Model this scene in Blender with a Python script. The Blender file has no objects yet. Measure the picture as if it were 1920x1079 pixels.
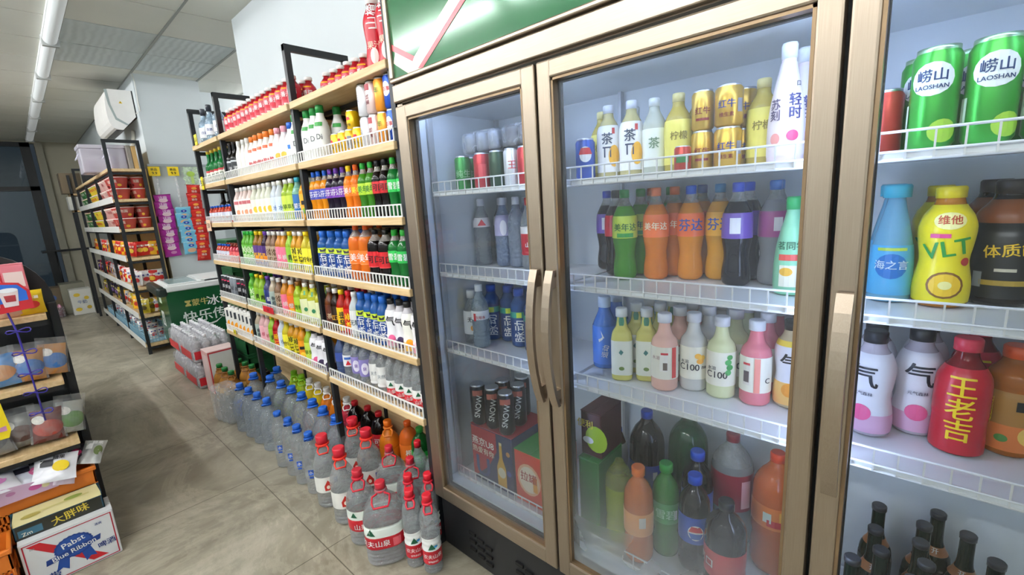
import bpy, bmesh, math, random
from mathutils import Vector, Matrix
random.seed(7)
S = bpy.context.scene
COL = S.collection
PI = math.pi

# ------------------------------------------------------------------ camera
cam_d = bpy.data.cameras.new('camera')
cam = bpy.data.objects.new('camera', cam_d); COL.objects.link(cam)
R_ = Vector((0.67080927, -0.73916731, -0.06038711)); U_ = Vector((0.18277564, 0.08585952, 0.97939839)); F_ = Vector((0.71875447, 0.66802682, -0.19269714))
cam.matrix_world = Matrix(((R_.x, U_.x, -F_.x, 0), (R_.y, U_.y, -F_.y, 0), (R_.z, U_.z, -F_.z, 1.45), (0, 0, 0, 1)))
cam_d.sensor_width = 36; cam_d.lens = 0.8484644 * 1000 / 1920 * 36
cam_d.clip_start = .02
S.camera = cam
# ------------------------------------------------------------------ world, exposure
w = bpy.data.worlds.new('world'); S.world = w; w.use_nodes = True
w.node_tree.nodes['Background'].inputs[0].default_value = (.03, .04, .05, 1)
w.node_tree.nodes['Background'].inputs[1].default_value = .4
S.view_settings.view_transform = 'Standard'; S.view_settings.look = 'None'
S.view_settings.gamma = 1; S.view_settings.use_curve_mapping = False
S.view_settings.exposure = 1.08
LAMP = 26.0          # strength of the lit ceiling tubes
LAMP_NEAR = .12     # the pale strip over the aisle
LED = 9.5          # strips inside the fridge
S.cycles.max_bounces = 14; S.cycles.transmission_bounces = 12; S.cycles.transparent_max_bounces = 24
S.cycles.diffuse_bounces = 4; S.cycles.glossy_bounces = 4
S.cycles.caustics_reflective = False; S.cycles.caustics_refractive = False
S.cycles.sample_clamp_indirect = 6

# ------------------------------------------------------------------ materials
def lin(c):
    if isinstance(c, str):
        c = [int(c[i:i+2], 16)/255 for i in (0, 2, 4)]
        c = [x/12.92 if x <= .04045 else ((x+.055)/1.055)**2.4 for x in c]
    return (c[0], c[1], c[2], 1)
MATS = {}
def principled(name):
    m = bpy.data.materials.new(name); m.use_nodes = True
    return m, m.node_tree, m.node_tree.nodes['Principled BSDF']
def P(c, rough=.4, metal=0, var=.06):
    """opaque plastic, paper or paint with a little procedural variation"""
    k = ('P', c, rough, metal, var)
    if k in MATS: return MATS[k]
    m, nt, b = principled('paint_%s' % str(c))
    b.inputs['Roughness'].default_value = rough; b.inputs['Metallic'].default_value = metal
    n = nt.nodes.new('ShaderNodeTexNoise'); n.inputs['Scale'].default_value = 14; n.inputs['Detail'].default_value = 2
    tc = nt.nodes.new('ShaderNodeTexCoord'); nt.links.new(tc.outputs['Object'], n.inputs['Vector'])
    r = nt.nodes.new('ShaderNodeMix'); r.data_type = 'RGBA'
    q = lin(c); r.inputs[6].default_value = tuple(x*(1-var) for x in q[:3])+(1,); r.inputs[7].default_value = tuple(min(1, x*(1+var)) for x in q[:3])+(1,)
    nt.links.new(n.outputs['Fac'], r.inputs[0]); nt.links.new(r.outputs[2], b.inputs['Base Color'])
    MATS[k] = m; return m
def L(c, trans=.6, rough=.06, ior=1.34, clear=0):
    """drink seen through its bottle; clear > 0 lets that share of the light straight through"""
    k = ('L', c, trans, rough, ior, clear)
    if k in MATS: return MATS[k]
    m, nt, b = principled('liquid_%s' % str(c))
    b.inputs['Base Color'].default_value = lin(c); b.inputs['Roughness'].default_value = rough
    b.inputs['Transmission Weight'].default_value = trans; b.inputs['IOR'].default_value = ior
    n = nt.nodes.new('ShaderNodeTexNoise'); n.inputs['Scale'].default_value = 45 if trans > .9 else 40
    tc = nt.nodes.new('ShaderNodeTexCoord'); nt.links.new(tc.outputs['Object'], n.inputs['Vector'])
    bp = nt.nodes.new('ShaderNodeBump'); bp.inputs['Strength'].default_value = .9 if trans > .9 else .1; bp.inputs['Distance'].default_value = .012 if trans > .9 else .004
    nt.links.new(n.outputs['Fac'], bp.inputs['Height']); nt.links.new(bp.outputs[0], b.inputs['Normal'])
    b.inputs['Transmission Weight'].default_value = trans*(.62 if trans > .9 else .42)
    if trans > .9: b.inputs['IOR'].default_value = 1.52
    if not clear: clear = .16*trans
    if clear:
        t = nt.nodes.new('ShaderNodeBsdfTransparent'); mx = nt.nodes.new('ShaderNodeMixShader'); mx.inputs[0].default_value = clear
        t.inputs[0].default_value = tuple(x**.6 for x in lin(c)[:3])+(1,)
        out = nt.nodes['Material Output']
        nt.links.new(b.outputs[0], mx.inputs[1]); nt.links.new(t.outputs[0], mx.inputs[2]); nt.links.new(mx.outputs[0], out.inputs[0])
    MATS[k] = m; return m
def EM(c, s, name='lamp'):
    k = ('E', c, s)
    if k in MATS: return MATS[k]
    m, nt, b = principled(name); b.inputs['Base Color'].default_value = lin(c)
    b.inputs['Emission Color'].default_value = lin(c); b.inputs['Emission Strength'].default_value = s
    MATS[k] = m; return m
def FILM(c='ffffff', a=.25, rough=.15):
    """clear plastic film: mostly see-through with sheen"""
    k = ('F', c, a, rough)
    if k in MATS: return MATS[k]
    m, nt, b = principled('film'); b.inputs['Base Color'].default_value = lin(c); b.inputs['Roughness'].default_value = rough
    t = nt.nodes.new('ShaderNodeBsdfTransparent'); mx = nt.nodes.new('ShaderNodeMixShader')
    n = nt.nodes.new('ShaderNodeTexNoise'); n.inputs['Scale'].default_value = 25; n.inputs['Distortion'].default_value = 1.5
    tc = nt.nodes.new('ShaderNodeTexCoord'); nt.links.new(tc.outputs['Object'], n.inputs['Vector'])
    mr = nt.nodes.new('ShaderNodeMapRange'); mr.inputs[1].default_value = .35; mr.inputs[2].default_value = .7
    mr.inputs[3].default_value = a*.5; mr.inputs[4].default_value = min(1, a*1.7)
    bp = nt.nodes.new('ShaderNodeBump'); bp.inputs['Strength'].default_value = .3; bp.inputs['Distance'].default_value = .008
    nt.links.new(n.outputs['Fac'], bp.inputs['Height']); nt.links.new(bp.outputs[0], b.inputs['Normal'])
    nt.links.new(n.outputs['Fac'], mr.inputs[0]); nt.links.new(mr.outputs[0], mx.inputs[0])
    nt.links.new(t.outputs[0], mx.inputs[1]); nt.links.new(b.outputs[0], mx.inputs[2]); nt.links.new(mx.outputs[0], nt.nodes['Material Output'].inputs[0])
    MATS[k] = m; return m
def ramp(nt, fac, stops):
    r = nt.nodes.new('ShaderNodeValToRGB'); e = r.color_ramp.elements
    while len(e) < len(stops): e.new(.5)
    for i, (p, c) in enumerate(stops): e[i].position = p; e[i].color = lin(c)
    nt.links.new(fac, r.inputs[0]); return r.outputs[0]
def noise(nt, scale, detail=4, dist=0, vec=None, rough=.5, mapping=None):
    n = nt.nodes.new('ShaderNodeTexNoise'); n.inputs['Scale'].default_value = scale; n.inputs['Detail'].default_value = detail
    n.inputs['Distortion'].default_value = dist; n.inputs['Roughness'].default_value = rough
    tc = nt.nodes.new('ShaderNodeTexCoord')
    if mapping:
        mp = nt.nodes.new('ShaderNodeMapping'); mp.inputs['Scale'].default_value = mapping
        nt.links.new(tc.outputs['Object'], mp.inputs[0]); nt.links.new(mp.outputs[0], n.inputs['Vector'])
    else: nt.links.new(tc.outputs['Object'], n.inputs['Vector'])
    return n.outputs['Fac']
def wood_mat():
    m, nt, b = principled('pale_wood')
    f = noise(nt, 9, 5, .6, mapping=(6, .5, 6))
    nt.links.new(ramp(nt, f, [(.3, 'c9a877'), (.7, 'e2c79a')]), b.inputs['Base Color']); b.inputs['Roughness'].default_value = .5
    return m
def bronze_mat(axis):
    m, nt, b = principled('brushed_bronze')
    f = noise(nt, 30, 4, 0, mapping=((40, 40, .4) if axis == 'z' else (40, .4, 40)))
    nt.links.new(ramp(nt, f, [(.3, '9f9080'), (.7, 'aa9c8b')]), b.inputs['Base Color'])
    b.inputs['Metallic'].default_value = .95; b.inputs['Roughness'].default_value = .38
    return m
def floor_mat():
    m, nt, b = principled('grey_marble_tile')
    tc = nt.nodes.new('ShaderNodeTexCoord')
    f1 = noise(nt, 1.1, 9, 1.6, rough=.62); f2 = noise(nt, 2.2, 10, 1.0, rough=.72, mapping=(1, .5, 1)); f3 = noise(nt, .5, 3)
    c1 = ramp(nt, f1, [(.3, '79725f'), (.45, '9a9381'), (.58, 'b4ad9b'), (.74, 'd0c9b8')])
    c2 = ramp(nt, f2, [(.42, '000000'), (.5, 'a8a294'), (.54, '3a382f'), (.6, '000000')])
    mx = nt.nodes.new('ShaderNodeMix'); mx.data_type = 'RGBA'; mx.blend_type = 'ADD'; mx.inputs[0].default_value = .28
    nt.links.new(c1, mx.inputs[6]); nt.links.new(c2, mx.inputs[7])
    c3 = ramp(nt, f3, [(.35, 'cfcfcf'), (.65, 'ffffff')])
    mu = nt.nodes.new('ShaderNodeMix'); mu.data_type = 'RGBA'; mu.blend_type = 'MULTIPLY'; mu.inputs[0].default_value = 1
    nt.links.new(mx.outputs[2], mu.inputs[6]); nt.links.new(c3, mu.inputs[7])
    # tile joints, 0.85 m x 1.7 m
    br = nt.nodes.new('ShaderNodeTexBrick'); br.offset = 0; br.squash = 1
    mp = nt.nodes.new('ShaderNodeMapping'); mp.inputs['Location'].default_value = (-.672+.85*4, -1.818+.85*6, 0)
    nt.links.new(tc.outputs['Object'], mp.inputs[0]); nt.links.new(mp.outputs[0], br.inputs[0])
    br.inputs['Scale'].default_value = 1; br.inputs['Brick Width'].default_value = .85; br.inputs['Row Height'].default_value = .85
    br.inputs['Mortar Size'].default_value = .0022; br.inputs['Mortar Smooth'].default_value = 0
    br.inputs['Color1'].default_value = br.inputs['Color2'].default_value = (1, 1, 1, 1); br.inputs['Mortar'].default_value = (.35, .33, .3, 1)
    m2 = nt.nodes.new('ShaderNodeMix'); m2.data_type = 'RGBA'; m2.blend_type = 'MULTIPLY'; m2.inputs[0].default_value = 1
    nt.links.new(mu.outputs[2], m2.inputs[6]); nt.links.new(br.outputs[0], m2.inputs[7])
    nt.links.new(m2.outputs[2], b.inputs['Base Color']); b.inputs['Roughness'].default_value = .3
    return m
def wall_mat(c='e9ebe8', blotch=.04):
    m, nt, b = principled('painted_wall')
    f = noise(nt, 1.3, 5)
    q = lin(c); nt.links.new(ramp(nt, f, [(.35, tuple(x*(1-blotch) for x in q[:3])), (.65, q[:3])]), b.inputs['Base Color'])
    b.inputs['Roughness'].default_value = .8
    return m
def ceil_mat(embossed=False):
    m, nt, b = principled('ceiling_tile')
    f = noise(nt, .9, 4)
    base = ramp(nt, f, [(.35, 'dcdcd2'), (.65, 'e8e8df')] if not embossed else [(.35, 'cdd5d5'), (.65, 'd8e0e0')])
    if embossed:
        n = nt.nodes.new('ShaderNodeTexWave'); n.inputs['Scale'].default_value = 5.5; n.inputs['Distortion'].default_value = 3.5; n.inputs['Detail'].default_value = 1
        tc = nt.nodes.new('ShaderNodeTexCoord'); nt.links.new(tc.outputs['Object'], n.inputs[0])
        bp = nt.nodes.new('ShaderNodeBump'); bp.inputs['Strength'].default_value = .22; bp.inputs['Distance'].default_value = .02
        nt.links.new(n.outputs['Fac'], bp.inputs['Height']); nt.links.new(bp.outputs[0], b.inputs['Normal'])
        nt.links.new(base, b.inputs['Base Color'])
    else:
        # soot stain beside the air conditioner
        tc = nt.nodes.new('ShaderNodeTexCoord'); vm = nt.nodes.new('ShaderNodeVectorMath'); vm.operation = 'DISTANCE'
        vm.inputs[1].default_value = (.98, 6.95, 3.0); nt.links.new(tc.outputs['Object'], vm.inputs[0])
        mr = nt.nodes.new('ShaderNodeMapRange'); mr.inputs[1].default_value = .05; mr.inputs[2].default_value = .42; mr.inputs[3].default_value = .45; mr.inputs[4].default_value = 1
        nt.links.new(vm.outputs['Value'], mr.inputs[0])
        mu = nt.nodes.new('ShaderNodeMix'); mu.data_type = 'RGBA'; mu.blend_type = 'MULTIPLY'; mu.inputs[0].default_value = 1
        cb = nt.nodes.new('ShaderNodeCombineColor')
        for i in range(3): nt.links.new(mr.outputs[0], cb.inputs[i])
        nt.links.new(base, mu.inputs[6]); nt.links.new(cb.outputs[0], mu.inputs[7]); nt.links.new(mu.outputs[2], b.inputs['Base Color'])
    b.inputs['Roughness'].default_value = .7
    return m
def pane_mat(fog=0.0, tint=(.93, .96, .97, 1), refl=1.0, name='door_glass'):
    """flat sheet glass: clear with a fresnel reflection, plus condensation that thickens to the foot of the pane"""
    m = bpy.data.materials.new(name); m.use_nodes = True; nt = m.node_tree; nt.nodes.clear()
    out = nt.nodes.new('ShaderNodeOutputMaterial'); t = nt.nodes.new('ShaderNodeBsdfTransparent'); t.inputs[0].default_value = tint
    g = nt.nodes.new('ShaderNodeBsdfGlossy'); g.inputs['Roughness'].default_value = .015
    fr = nt.nodes.new('ShaderNodeFresnel'); fr.inputs[0].default_value = 1.5
    mt = nt.nodes.new('ShaderNodeMath'); mt.operation = 'MULTIPLY'; mt.inputs[1].default_value = refl; mt.use_clamp = True
    mx = nt.nodes.new('ShaderNodeMixShader')
    nt.links.new(fr.outputs[0], mt.inputs[0]); nt.links.new(mt.outputs[0], mx.inputs[0]); nt.links.new(t.outputs[0], mx.inputs[1]); nt.links.new(g.outputs[0], mx.inputs[2])
    last = mx.outputs[0]
    if fog:
        d = nt.nodes.new('ShaderNodeBsdfDiffuse'); d.inputs[0].default_value = (.8, .85, .88, 1)
        tr = nt.nodes.new('ShaderNodeBsdfTranslucent'); tr.inputs[0].default_value = (.8, .85, .88, 1)
        ms = nt.nodes.new('ShaderNodeMixShader'); nt.links.new(d.outputs[0], ms.inputs[1]); nt.links.new(tr.outputs[0], ms.inputs[2])
        tc = nt.nodes.new('ShaderNodeTexCoord'); sp = nt.nodes.new('ShaderNodeSeparateXYZ'); nt.links.new(tc.outputs['Object'], sp.inputs[0])
        mr = nt.nodes.new('ShaderNodeMapRange'); mr.inputs[1].default_value = .3; mr.inputs[2].default_value = .75; mr.inputs[3].default_value = fog; mr.inputs[4].default_value = fog*.12
        nt.links.new(sp.outputs[2], mr.inputs[0])
        mm = nt.nodes.new('ShaderNodeMath'); mm.operation = 'MULTIPLY'
        f = noise(nt, 2.2, 4, .8)
        nt.links.new(mr.outputs[0], mm.inputs[0]); nt.links.new(f, mm.inputs[1])
        m2 = nt.nodes.new('ShaderNodeMixShader'); nt.links.new(mm.outputs[0], m2.inputs[0]); nt.links.new(last, m2.inputs[1]); nt.links.new(ms.outputs[0], m2.inputs[2])
        last = m2.outputs[0]
    nt.links.new(last, out.inputs[0]); return m

WOOD = wood_mat(); BRONZE_V = bronze_mat('z'); BRONZE_H = bronze_mat('y')
BLACK = P('15171a', .45); WHITE = P('eeeeee', .4); WIRE = P('f4f4f2', .3)

# ------------------------------------------------------------------ mesh building
class MB:
    def __init__(s): s.v = []; s.f = []; s.m = []; s.sm = []; s.mats = []
    def mi(s, mat):
        if mat not in s.mats: s.mats.append(mat)
        return s.mats.index(mat)
    def add(s, vs, fs, mat, smooth=False):
        o = len(s.v); s.v += [tuple(p) for p in vs]; i = s.mi(mat)
        for f in fs: s.f.append(tuple(o+k for k in f)); s.m.append(i); s.sm.append(smooth)
        return s
    def box(s, x0, x1, y0, y1, z0, z1, mat, M=None, taper=None):
        vs = [(x, y, z) for z in (z0, z1) for x, y in ((x0, y0), (x1, y0), (x1, y1), (x0, y1))]
        if taper:
            cx, cy = (x0+x1)/2, (y0+y1)/2
            vs = [(cx+(x-cx)*taper, cy+(y-cy)*taper, z) if z == z0 else (x, y, z) for x, y, z in vs]
        if M: vs = [M @ Vector(p) for p in vs]
        return s.add(vs, [(3, 2, 1, 0), (4, 5, 6, 7), (0, 1, 5, 4), (1, 2, 6, 5), (2, 3, 7, 6), (3, 0, 4, 7)], mat)
    def bev(s, x0, x1, y0, y1, z0, z1, mat, b=.004, M=None, seg=2):
        bm = bmesh.new()
        vs = [bm.verts.new((x, y, z)) for z in (z0, z1) for x, y in ((x0, y0), (x1, y0), (x1, y1), (x0, y1))]
        for f in [(3, 2, 1, 0), (4, 5, 6, 7), (0, 1, 5, 4), (1, 2, 6, 5), (2, 3, 7, 6), (3, 0, 4, 7)]: bm.faces.new([vs[k] for k in f])
        bmesh.ops.bevel(bm, geom=bm.edges[:], offset=b, segments=seg, affect='EDGES', profile=.5)
        bm.verts.index_update()
        pts = [(M @ v.co) if M else v.co.copy() for v in bm.verts]
        s.add(pts, [[v.index for v in f.verts] for f in bm.faces], mat); bm.free(); return s
    def prism(s, pts, axis, a, b, mat, smooth=False, M=None):
        """outline pts (2D) pushed along an axis from a to b"""
        def m3(p, t):
            v = (t, p[0], p[1]) if axis == 'x' else (p[0], t, p[1]) if axis == 'y' else (p[0], p[1], t)
            return (M @ Vector(v)) if M else v
        n = len(pts); o = [m3(p, a) for p in pts]+[m3(p, b) for p in pts]
        s.add(o, [(i, (i+1) % n, n+(i+1) % n, n+i) for i in range(n)], mat, smooth)
        return s.add(o, [tuple(range(n-1, -1, -1)), tuple(range(n, 2*n))], mat)
    def lathe(s, prof, mat, seg=20, sq=0, cx=0, cy=0, smooth=True, bands=None, closed=True, M=None):
        vs = []; n = len(prof)
        for z, r in prof:
            for k in range(seg):
                a = 2*PI*k/seg; c, d = math.cos(a), math.sin(a); q = 1
                if sq: q = (abs(c)**sq+abs(d)**sq)**(-1/sq)
                vs.append((cx+r*q*c, cy+r*q*d, z))
        if M: vs = [M @ Vector(p) for p in vs]
        def ring(i): return [(i*seg+k, i*seg+(k+1) % seg, (i+1)*seg+(k+1) % seg, (i+1)*seg+k) for k in range(seg)]
        o = len(s.v); s.v += [tuple(p) for p in vs]
        for i in range(n-1):
            mm = mat
            if bands:
                zc = (prof[i][0]+prof[i+1][0])/2
                for a, b, bm_ in bands:
                    if a <= zc < b: mm = bm_
            ix = s.mi(mm)
            for f in ring(i): s.f.append(tuple(o+k for k in f)); s.m.append(ix); s.sm.append(smooth)
        if closed:
            ix = s.mi(mat)
            s.f.append(tuple(o+k for k in range(seg-1, -1, -1))); s.m.append(ix); s.sm.append(False)
            s.f.append(tuple(o+(n-1)*seg+k for k in range(seg))); s.m.append(s.mi(bands[-1][2]) if bands and bands[-1][1] >= prof[-1][0] else ix); s.sm.append(False)
        return s
    def tube(s, pts, r, mat, seg=6, loop=False):
        pts = [Vector(p) for p in pts]; n = len(pts); vs = []
        up = Vector((.13, .21, .97)).normalized()
        for i, p in enumerate(pts):
            a = pts[(i-1) % n] if (loop or i > 0) else p; b = pts[(i+1) % n] if (loop or i < n-1) else p
            t = (b-a).normalized(); u = t.cross(up)
            if u.length < .05: u = t.cross(Vector((1, 0, 0)))
            u.normalize(); v = t.cross(u)
            for k in range(seg):
                an = 2*PI*k/seg; vs.append(p+(u*math.cos(an)+v*math.sin(an))*r)
        fs = [(i*seg+k, i*seg+(k+1) % seg, ((i+1) % n)*seg+(k+1) % seg, ((i+1) % n)*seg+k) for i in range(n if loop else n-1) for k in range(seg)]
        if not loop: fs += [tuple(range(seg-1, -1, -1)), tuple((n-1)*seg+k for k in range(seg))]
        return s.add(vs, fs, mat, True)
    def marks(s, ms, fn, step=None):
        """printed marks (text, discs, rectangles, polygons) laid on a surface by fn(u, v)"""
        e = 1e-4
        def lifted(u, v, h):
            a = Vector(fn(u, v)); n = (Vector(fn(u+e, v))-a).cross(Vector(fn(u, v+e))-a)
            return a+n.normalized()*h if n.length > 1e-12 else a
        for i, mk in enumerate(ms):        # every print lies a hair above the one before
            lay = .00016*i
            if mk[0] != 't':
                vs, fs = flat(mk, step); s.add([lifted(u, v, lay) for u, v in vs], fs, mk[-1]); continue
            for k, (dx, dy) in enumerate(((-.016, 0), (.016, 0), (0, .014))):     # three close impressions make bold strokes
                vs, fs = flat(mk[:3]+(mk[3]+dx*mk[2], mk[4]+dy*mk[2])+mk[5:], step)
                s.add([lifted(u, v, lay+.0002*k) for u, v in vs], fs, mk[-1])
        return s
    def mesh(s, name):
        me = bpy.data.meshes.new(name); me.from_pydata(s.v, [], s.f)
        for m in s.mats: me.materials.append(m)
        me.polygons.foreach_set('material_index', s.m); me.polygons.foreach_set('use_smooth', s.sm)
        me.validate(); me.update(); return me
    def build(s, name, parent=None, loc=None, rz=0):
        o = bpy.data.objects.new(name, s.mesh(name)); COL.objects.link(o)
        if parent: o.parent = parent
        if loc: o.location = loc
        o.rotation_euler.z = rz
        return o
TXT = {}
def text2d(t):
    if t in TXT: return TXT[t]
    c = bpy.data.curves.new('t', 'FONT'); c.body = t; c.resolution_u = 3; c.align_x = 'CENTER'; c.align_y = 'CENTER'; c.space_line = .95
    o = bpy.data.objects.new('t', c); COL.objects.link(o)
    me = o.evaluated_get(bpy.context.evaluated_depsgraph_get()).to_mesh()
    cy = (max(v.co.y for v in me.vertices)+min(v.co.y for v in me.vertices))/2
    d = ([(v.co.x, v.co.y-cy) for v in me.vertices], [tuple(p.vertices) for p in me.polygons])
    o.to_mesh_clear(); bpy.data.objects.remove(o); bpy.data.curves.remove(c)
    TXT[t] = d; return d
def flat(mk, step):
    k = mk[0]
    if k == 't':     # 't', string, size, u, v, rot_deg, mat
        _, t, sz, u0, v0, rot, _m = mk; vs, fs = text2d(t); a = math.radians(rot); c, d = math.cos(a), math.sin(a)
        vs = [(u0+sz*(x*c-y*d), v0+sz*(x*d+y*c)) for x, y in vs]
    elif k == 'd':   # 'd', u, v, ru, rv, mat
        _, u0, v0, ru, rv, _m = mk; n = 16
        vs = [(u0+ru*math.cos(2*PI*i/n), v0+rv*math.sin(2*PI*i/n)) for i in range(n)]; fs = [tuple(range(n))]
    elif k == 'r':   # 'r', u, v, w, h, mat   (centre and size)
        _, u0, v0, w_, h_, _m = mk
        vs = [(u0-w_/2, v0-h_/2), (u0+w_/2, v0-h_/2), (u0+w_/2, v0+h_/2), (u0-w_/2, v0+h_/2)]; fs = [(0, 1, 2, 3)]
    else:            # 'p', points, mat
        vs = mk[1]; fs = [tuple(range(len(vs)))]
    if step:
        bm = bmesh.new(); bv = [bm.verts.new((x, y, 0)) for x, y in vs]
        for f in fs:
            try: bm.faces.new([bv[i] for i in f])
            except ValueError: pass
        lo, hi = min(x for x, y in vs), max(x for x, y in vs); x = math.ceil(lo/step)*step
        while x < hi:
            bmesh.ops.bisect_plane(bm, geom=bm.verts[:]+bm.edges[:]+bm.faces[:], plane_co=(x, 0, 0), plane_no=(1, 0, 0)); x += step
        lo, hi = min(y for x_, y in vs), max(y for x_, y in vs); y = math.ceil(lo/step)*step
        while y < hi:
            bmesh.ops.bisect_plane(bm, geom=bm.verts[:]+bm.edges[:]+bm.faces[:], plane_co=(0, y, 0), plane_no=(0, 1, 0)); y += step
        bm.verts.index_update(); vs = [(v.co.x, v.co.y) for v in bm.verts]; fs = [tuple(v.index for v in f.verts) for f in bm.faces]; bm.free()
    return vs, fs

# ------------------------------------------------------------------ things and tags
def tag(o, label=None, cat=None, group=None, kind=None):
    if label: o['label'] = label
    if cat: o['category'] = cat
    if group: o['group'] = group
    if kind: o['kind'] = kind
    return o
def empty(name, label, cat, loc=(0, 0, 0), rz=0, group=None):
    o = bpy.data.objects.new(name, None); COL.objects.link(o); o.location = loc; o.rotation_euler.z = rz; o.empty_display_size = .05
    return tag(o, label, cat, group)
def struct(name, mb): return tag(mb.build(name), kind='structure')
def put(proto, loc, rz=0, label=None, group=None, scale=1, tilt=None):
    """one more instance of a thing: its own root and its own parts, mesh data shared.
    proto = (name, category, [(part name, mesh, [(sub-part name, mesh)])])"""
    name, cat, parts = proto
    r = empty(name, label, cat, (loc[0], loc[1], loc[2]+.0009), rz, group)
    if tilt: r.rotation_euler = (tilt[0], tilt[1], rz)
    if scale != 1: r.scale = (scale,)*3 if not isinstance(scale, tuple) else scale
    for pn, me, subs in parts:
        c = bpy.data.objects.new(pn, me); COL.objects.link(c); c.parent = r
        for sn, sme in subs:
            d = bpy.data.objects.new(sn, sme); COL.objects.link(d); d.parent = c
    return r
ORD = 'first second third fourth fifth sixth seventh eighth ninth tenth eleventh twelfth thirteenth fourteenth fifteenth sixteenth seventeenth eighteenth nineteenth twentieth'.split()
ORD += ['twenty-'+x for x in ORD[:9]]+['thirtieth']+['thirty-'+x for x in ORD[:9]]+['fortieth']

# ------------------------------------------------------------------ bottle and can shapes
def rat(prof, z):
    for (a, ra), (b, rb) in zip(prof, prof[1:]):
        if a <= z <= b: return ra+(rb-ra)*((z-a)/(b-a) if b > a else 0)
    return prof[-1][1]
def smoothprof(p, n=3):
    out = []
    for i in range(len(p)-1):
        p0, p1, p2, p3 = p[max(0, i-1)], p[i], p[i+1], p[min(len(p)-1, i+2)]
        for k in range(n):
            t = k/n; r = .5*(2*p1[1]+(p2[1]-p0[1])*t+(2*p0[1]-5*p1[1]+4*p2[1]-p3[1])*t*t+(3*p1[1]-p0[1]-3*p2[1]+p3[1])*t**3)
            out.append((p1[0]+(p2[0]-p1[0])*t, r))
    return out+[p[-1]]
PROF = {
 'soda': [(0, .72), (.02, .9), (.06, .98), (.16, .95), (.27, .84), (.36, .9), (.44, 1), (.62, 1), (.7, .93), (.78, .68), (.85, .42), (.9, .37)],
 'tea': [(0, .86), (.015, .98), (.05, 1), (.3, .97), (.34, 1), (.6, 1), (.68, .93), (.76, .7), (.83, .47), (.9, .42)],
 'water': [(0, .8), (.02, .97), (.1, 1), (.13, .94), (.16, 1), (.19, .94), (.22, 1), (.25, .94), (.28, 1), (.6, 1), (.66, .96), (.74, .8), (.83, .5), (.9, .4)],
 'sport': [(0, .84), (.02, .97), (.1, 1), (.55, 1), (.6, .93), (.66, .98), (.74, .92), (.82, .62), (.87, .52), (.89, .52)],
 'hour': [(0, .82), (.02, .95), (.12, 1), (.24, .96), (.38, .84), (.52, .93), (.66, .98), (.76, .82), (.84, .55), (.9, .48)],
 'flask': [(0, .9), (.02, .99), (.05, 1), (.58, 1), (.66, .88), (.72, .6), (.8, .46), (.86, .42), (.88, .42)],
 'jug': [(0, .8), (.02, .94), (.05, 1), (.075, .94), (.1, 1), (.125, .94), (.15, 1), (.175, .94), (.2, 1), (.22, .97), (.24, 1), (.5, 1), (.52, .965), (.54, 1), (.58, .98), (.66, .88), (.74, .65), (.8, .42), (.86, .3), (.9, .28)],
 'slim': [(0, .82), (.015, .96), (.04, 1), (.06, .92), (.08, 1), (.1, .92), (.12, 1), (.14, 1), (.33, 1), (.36, .93), (.4, 1), (.43, .95), (.46, 1), (.49, .95), (.52, 1), (.68, 1), (.76, .85), (.84, .55), (.9, .42)],
 'two': [(0, .7), (.02, .9), (.06, 1), (.2, 1), (.28, .96), (.34, 1), (.64, 1), (.74, .93), (.82, .68), (.88, .38), (.92, .3)],
 'beer': [(0, .92), (.01, 1), (.52, 1), (.6, .9), (.68, .55), (.76, .42), (.9, .4), (.965, .4)],
 'milk': [(0, .95), (.02, 1), (.45, 1), (.6, .97), (.72, .7), (.8, .5), (.86, .48)],
 'cone': [(0, .9), (.02, 1), (.3, 1), (.5, .88), (.7, .62), (.84, .42), (.88, .4)],
}
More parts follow.
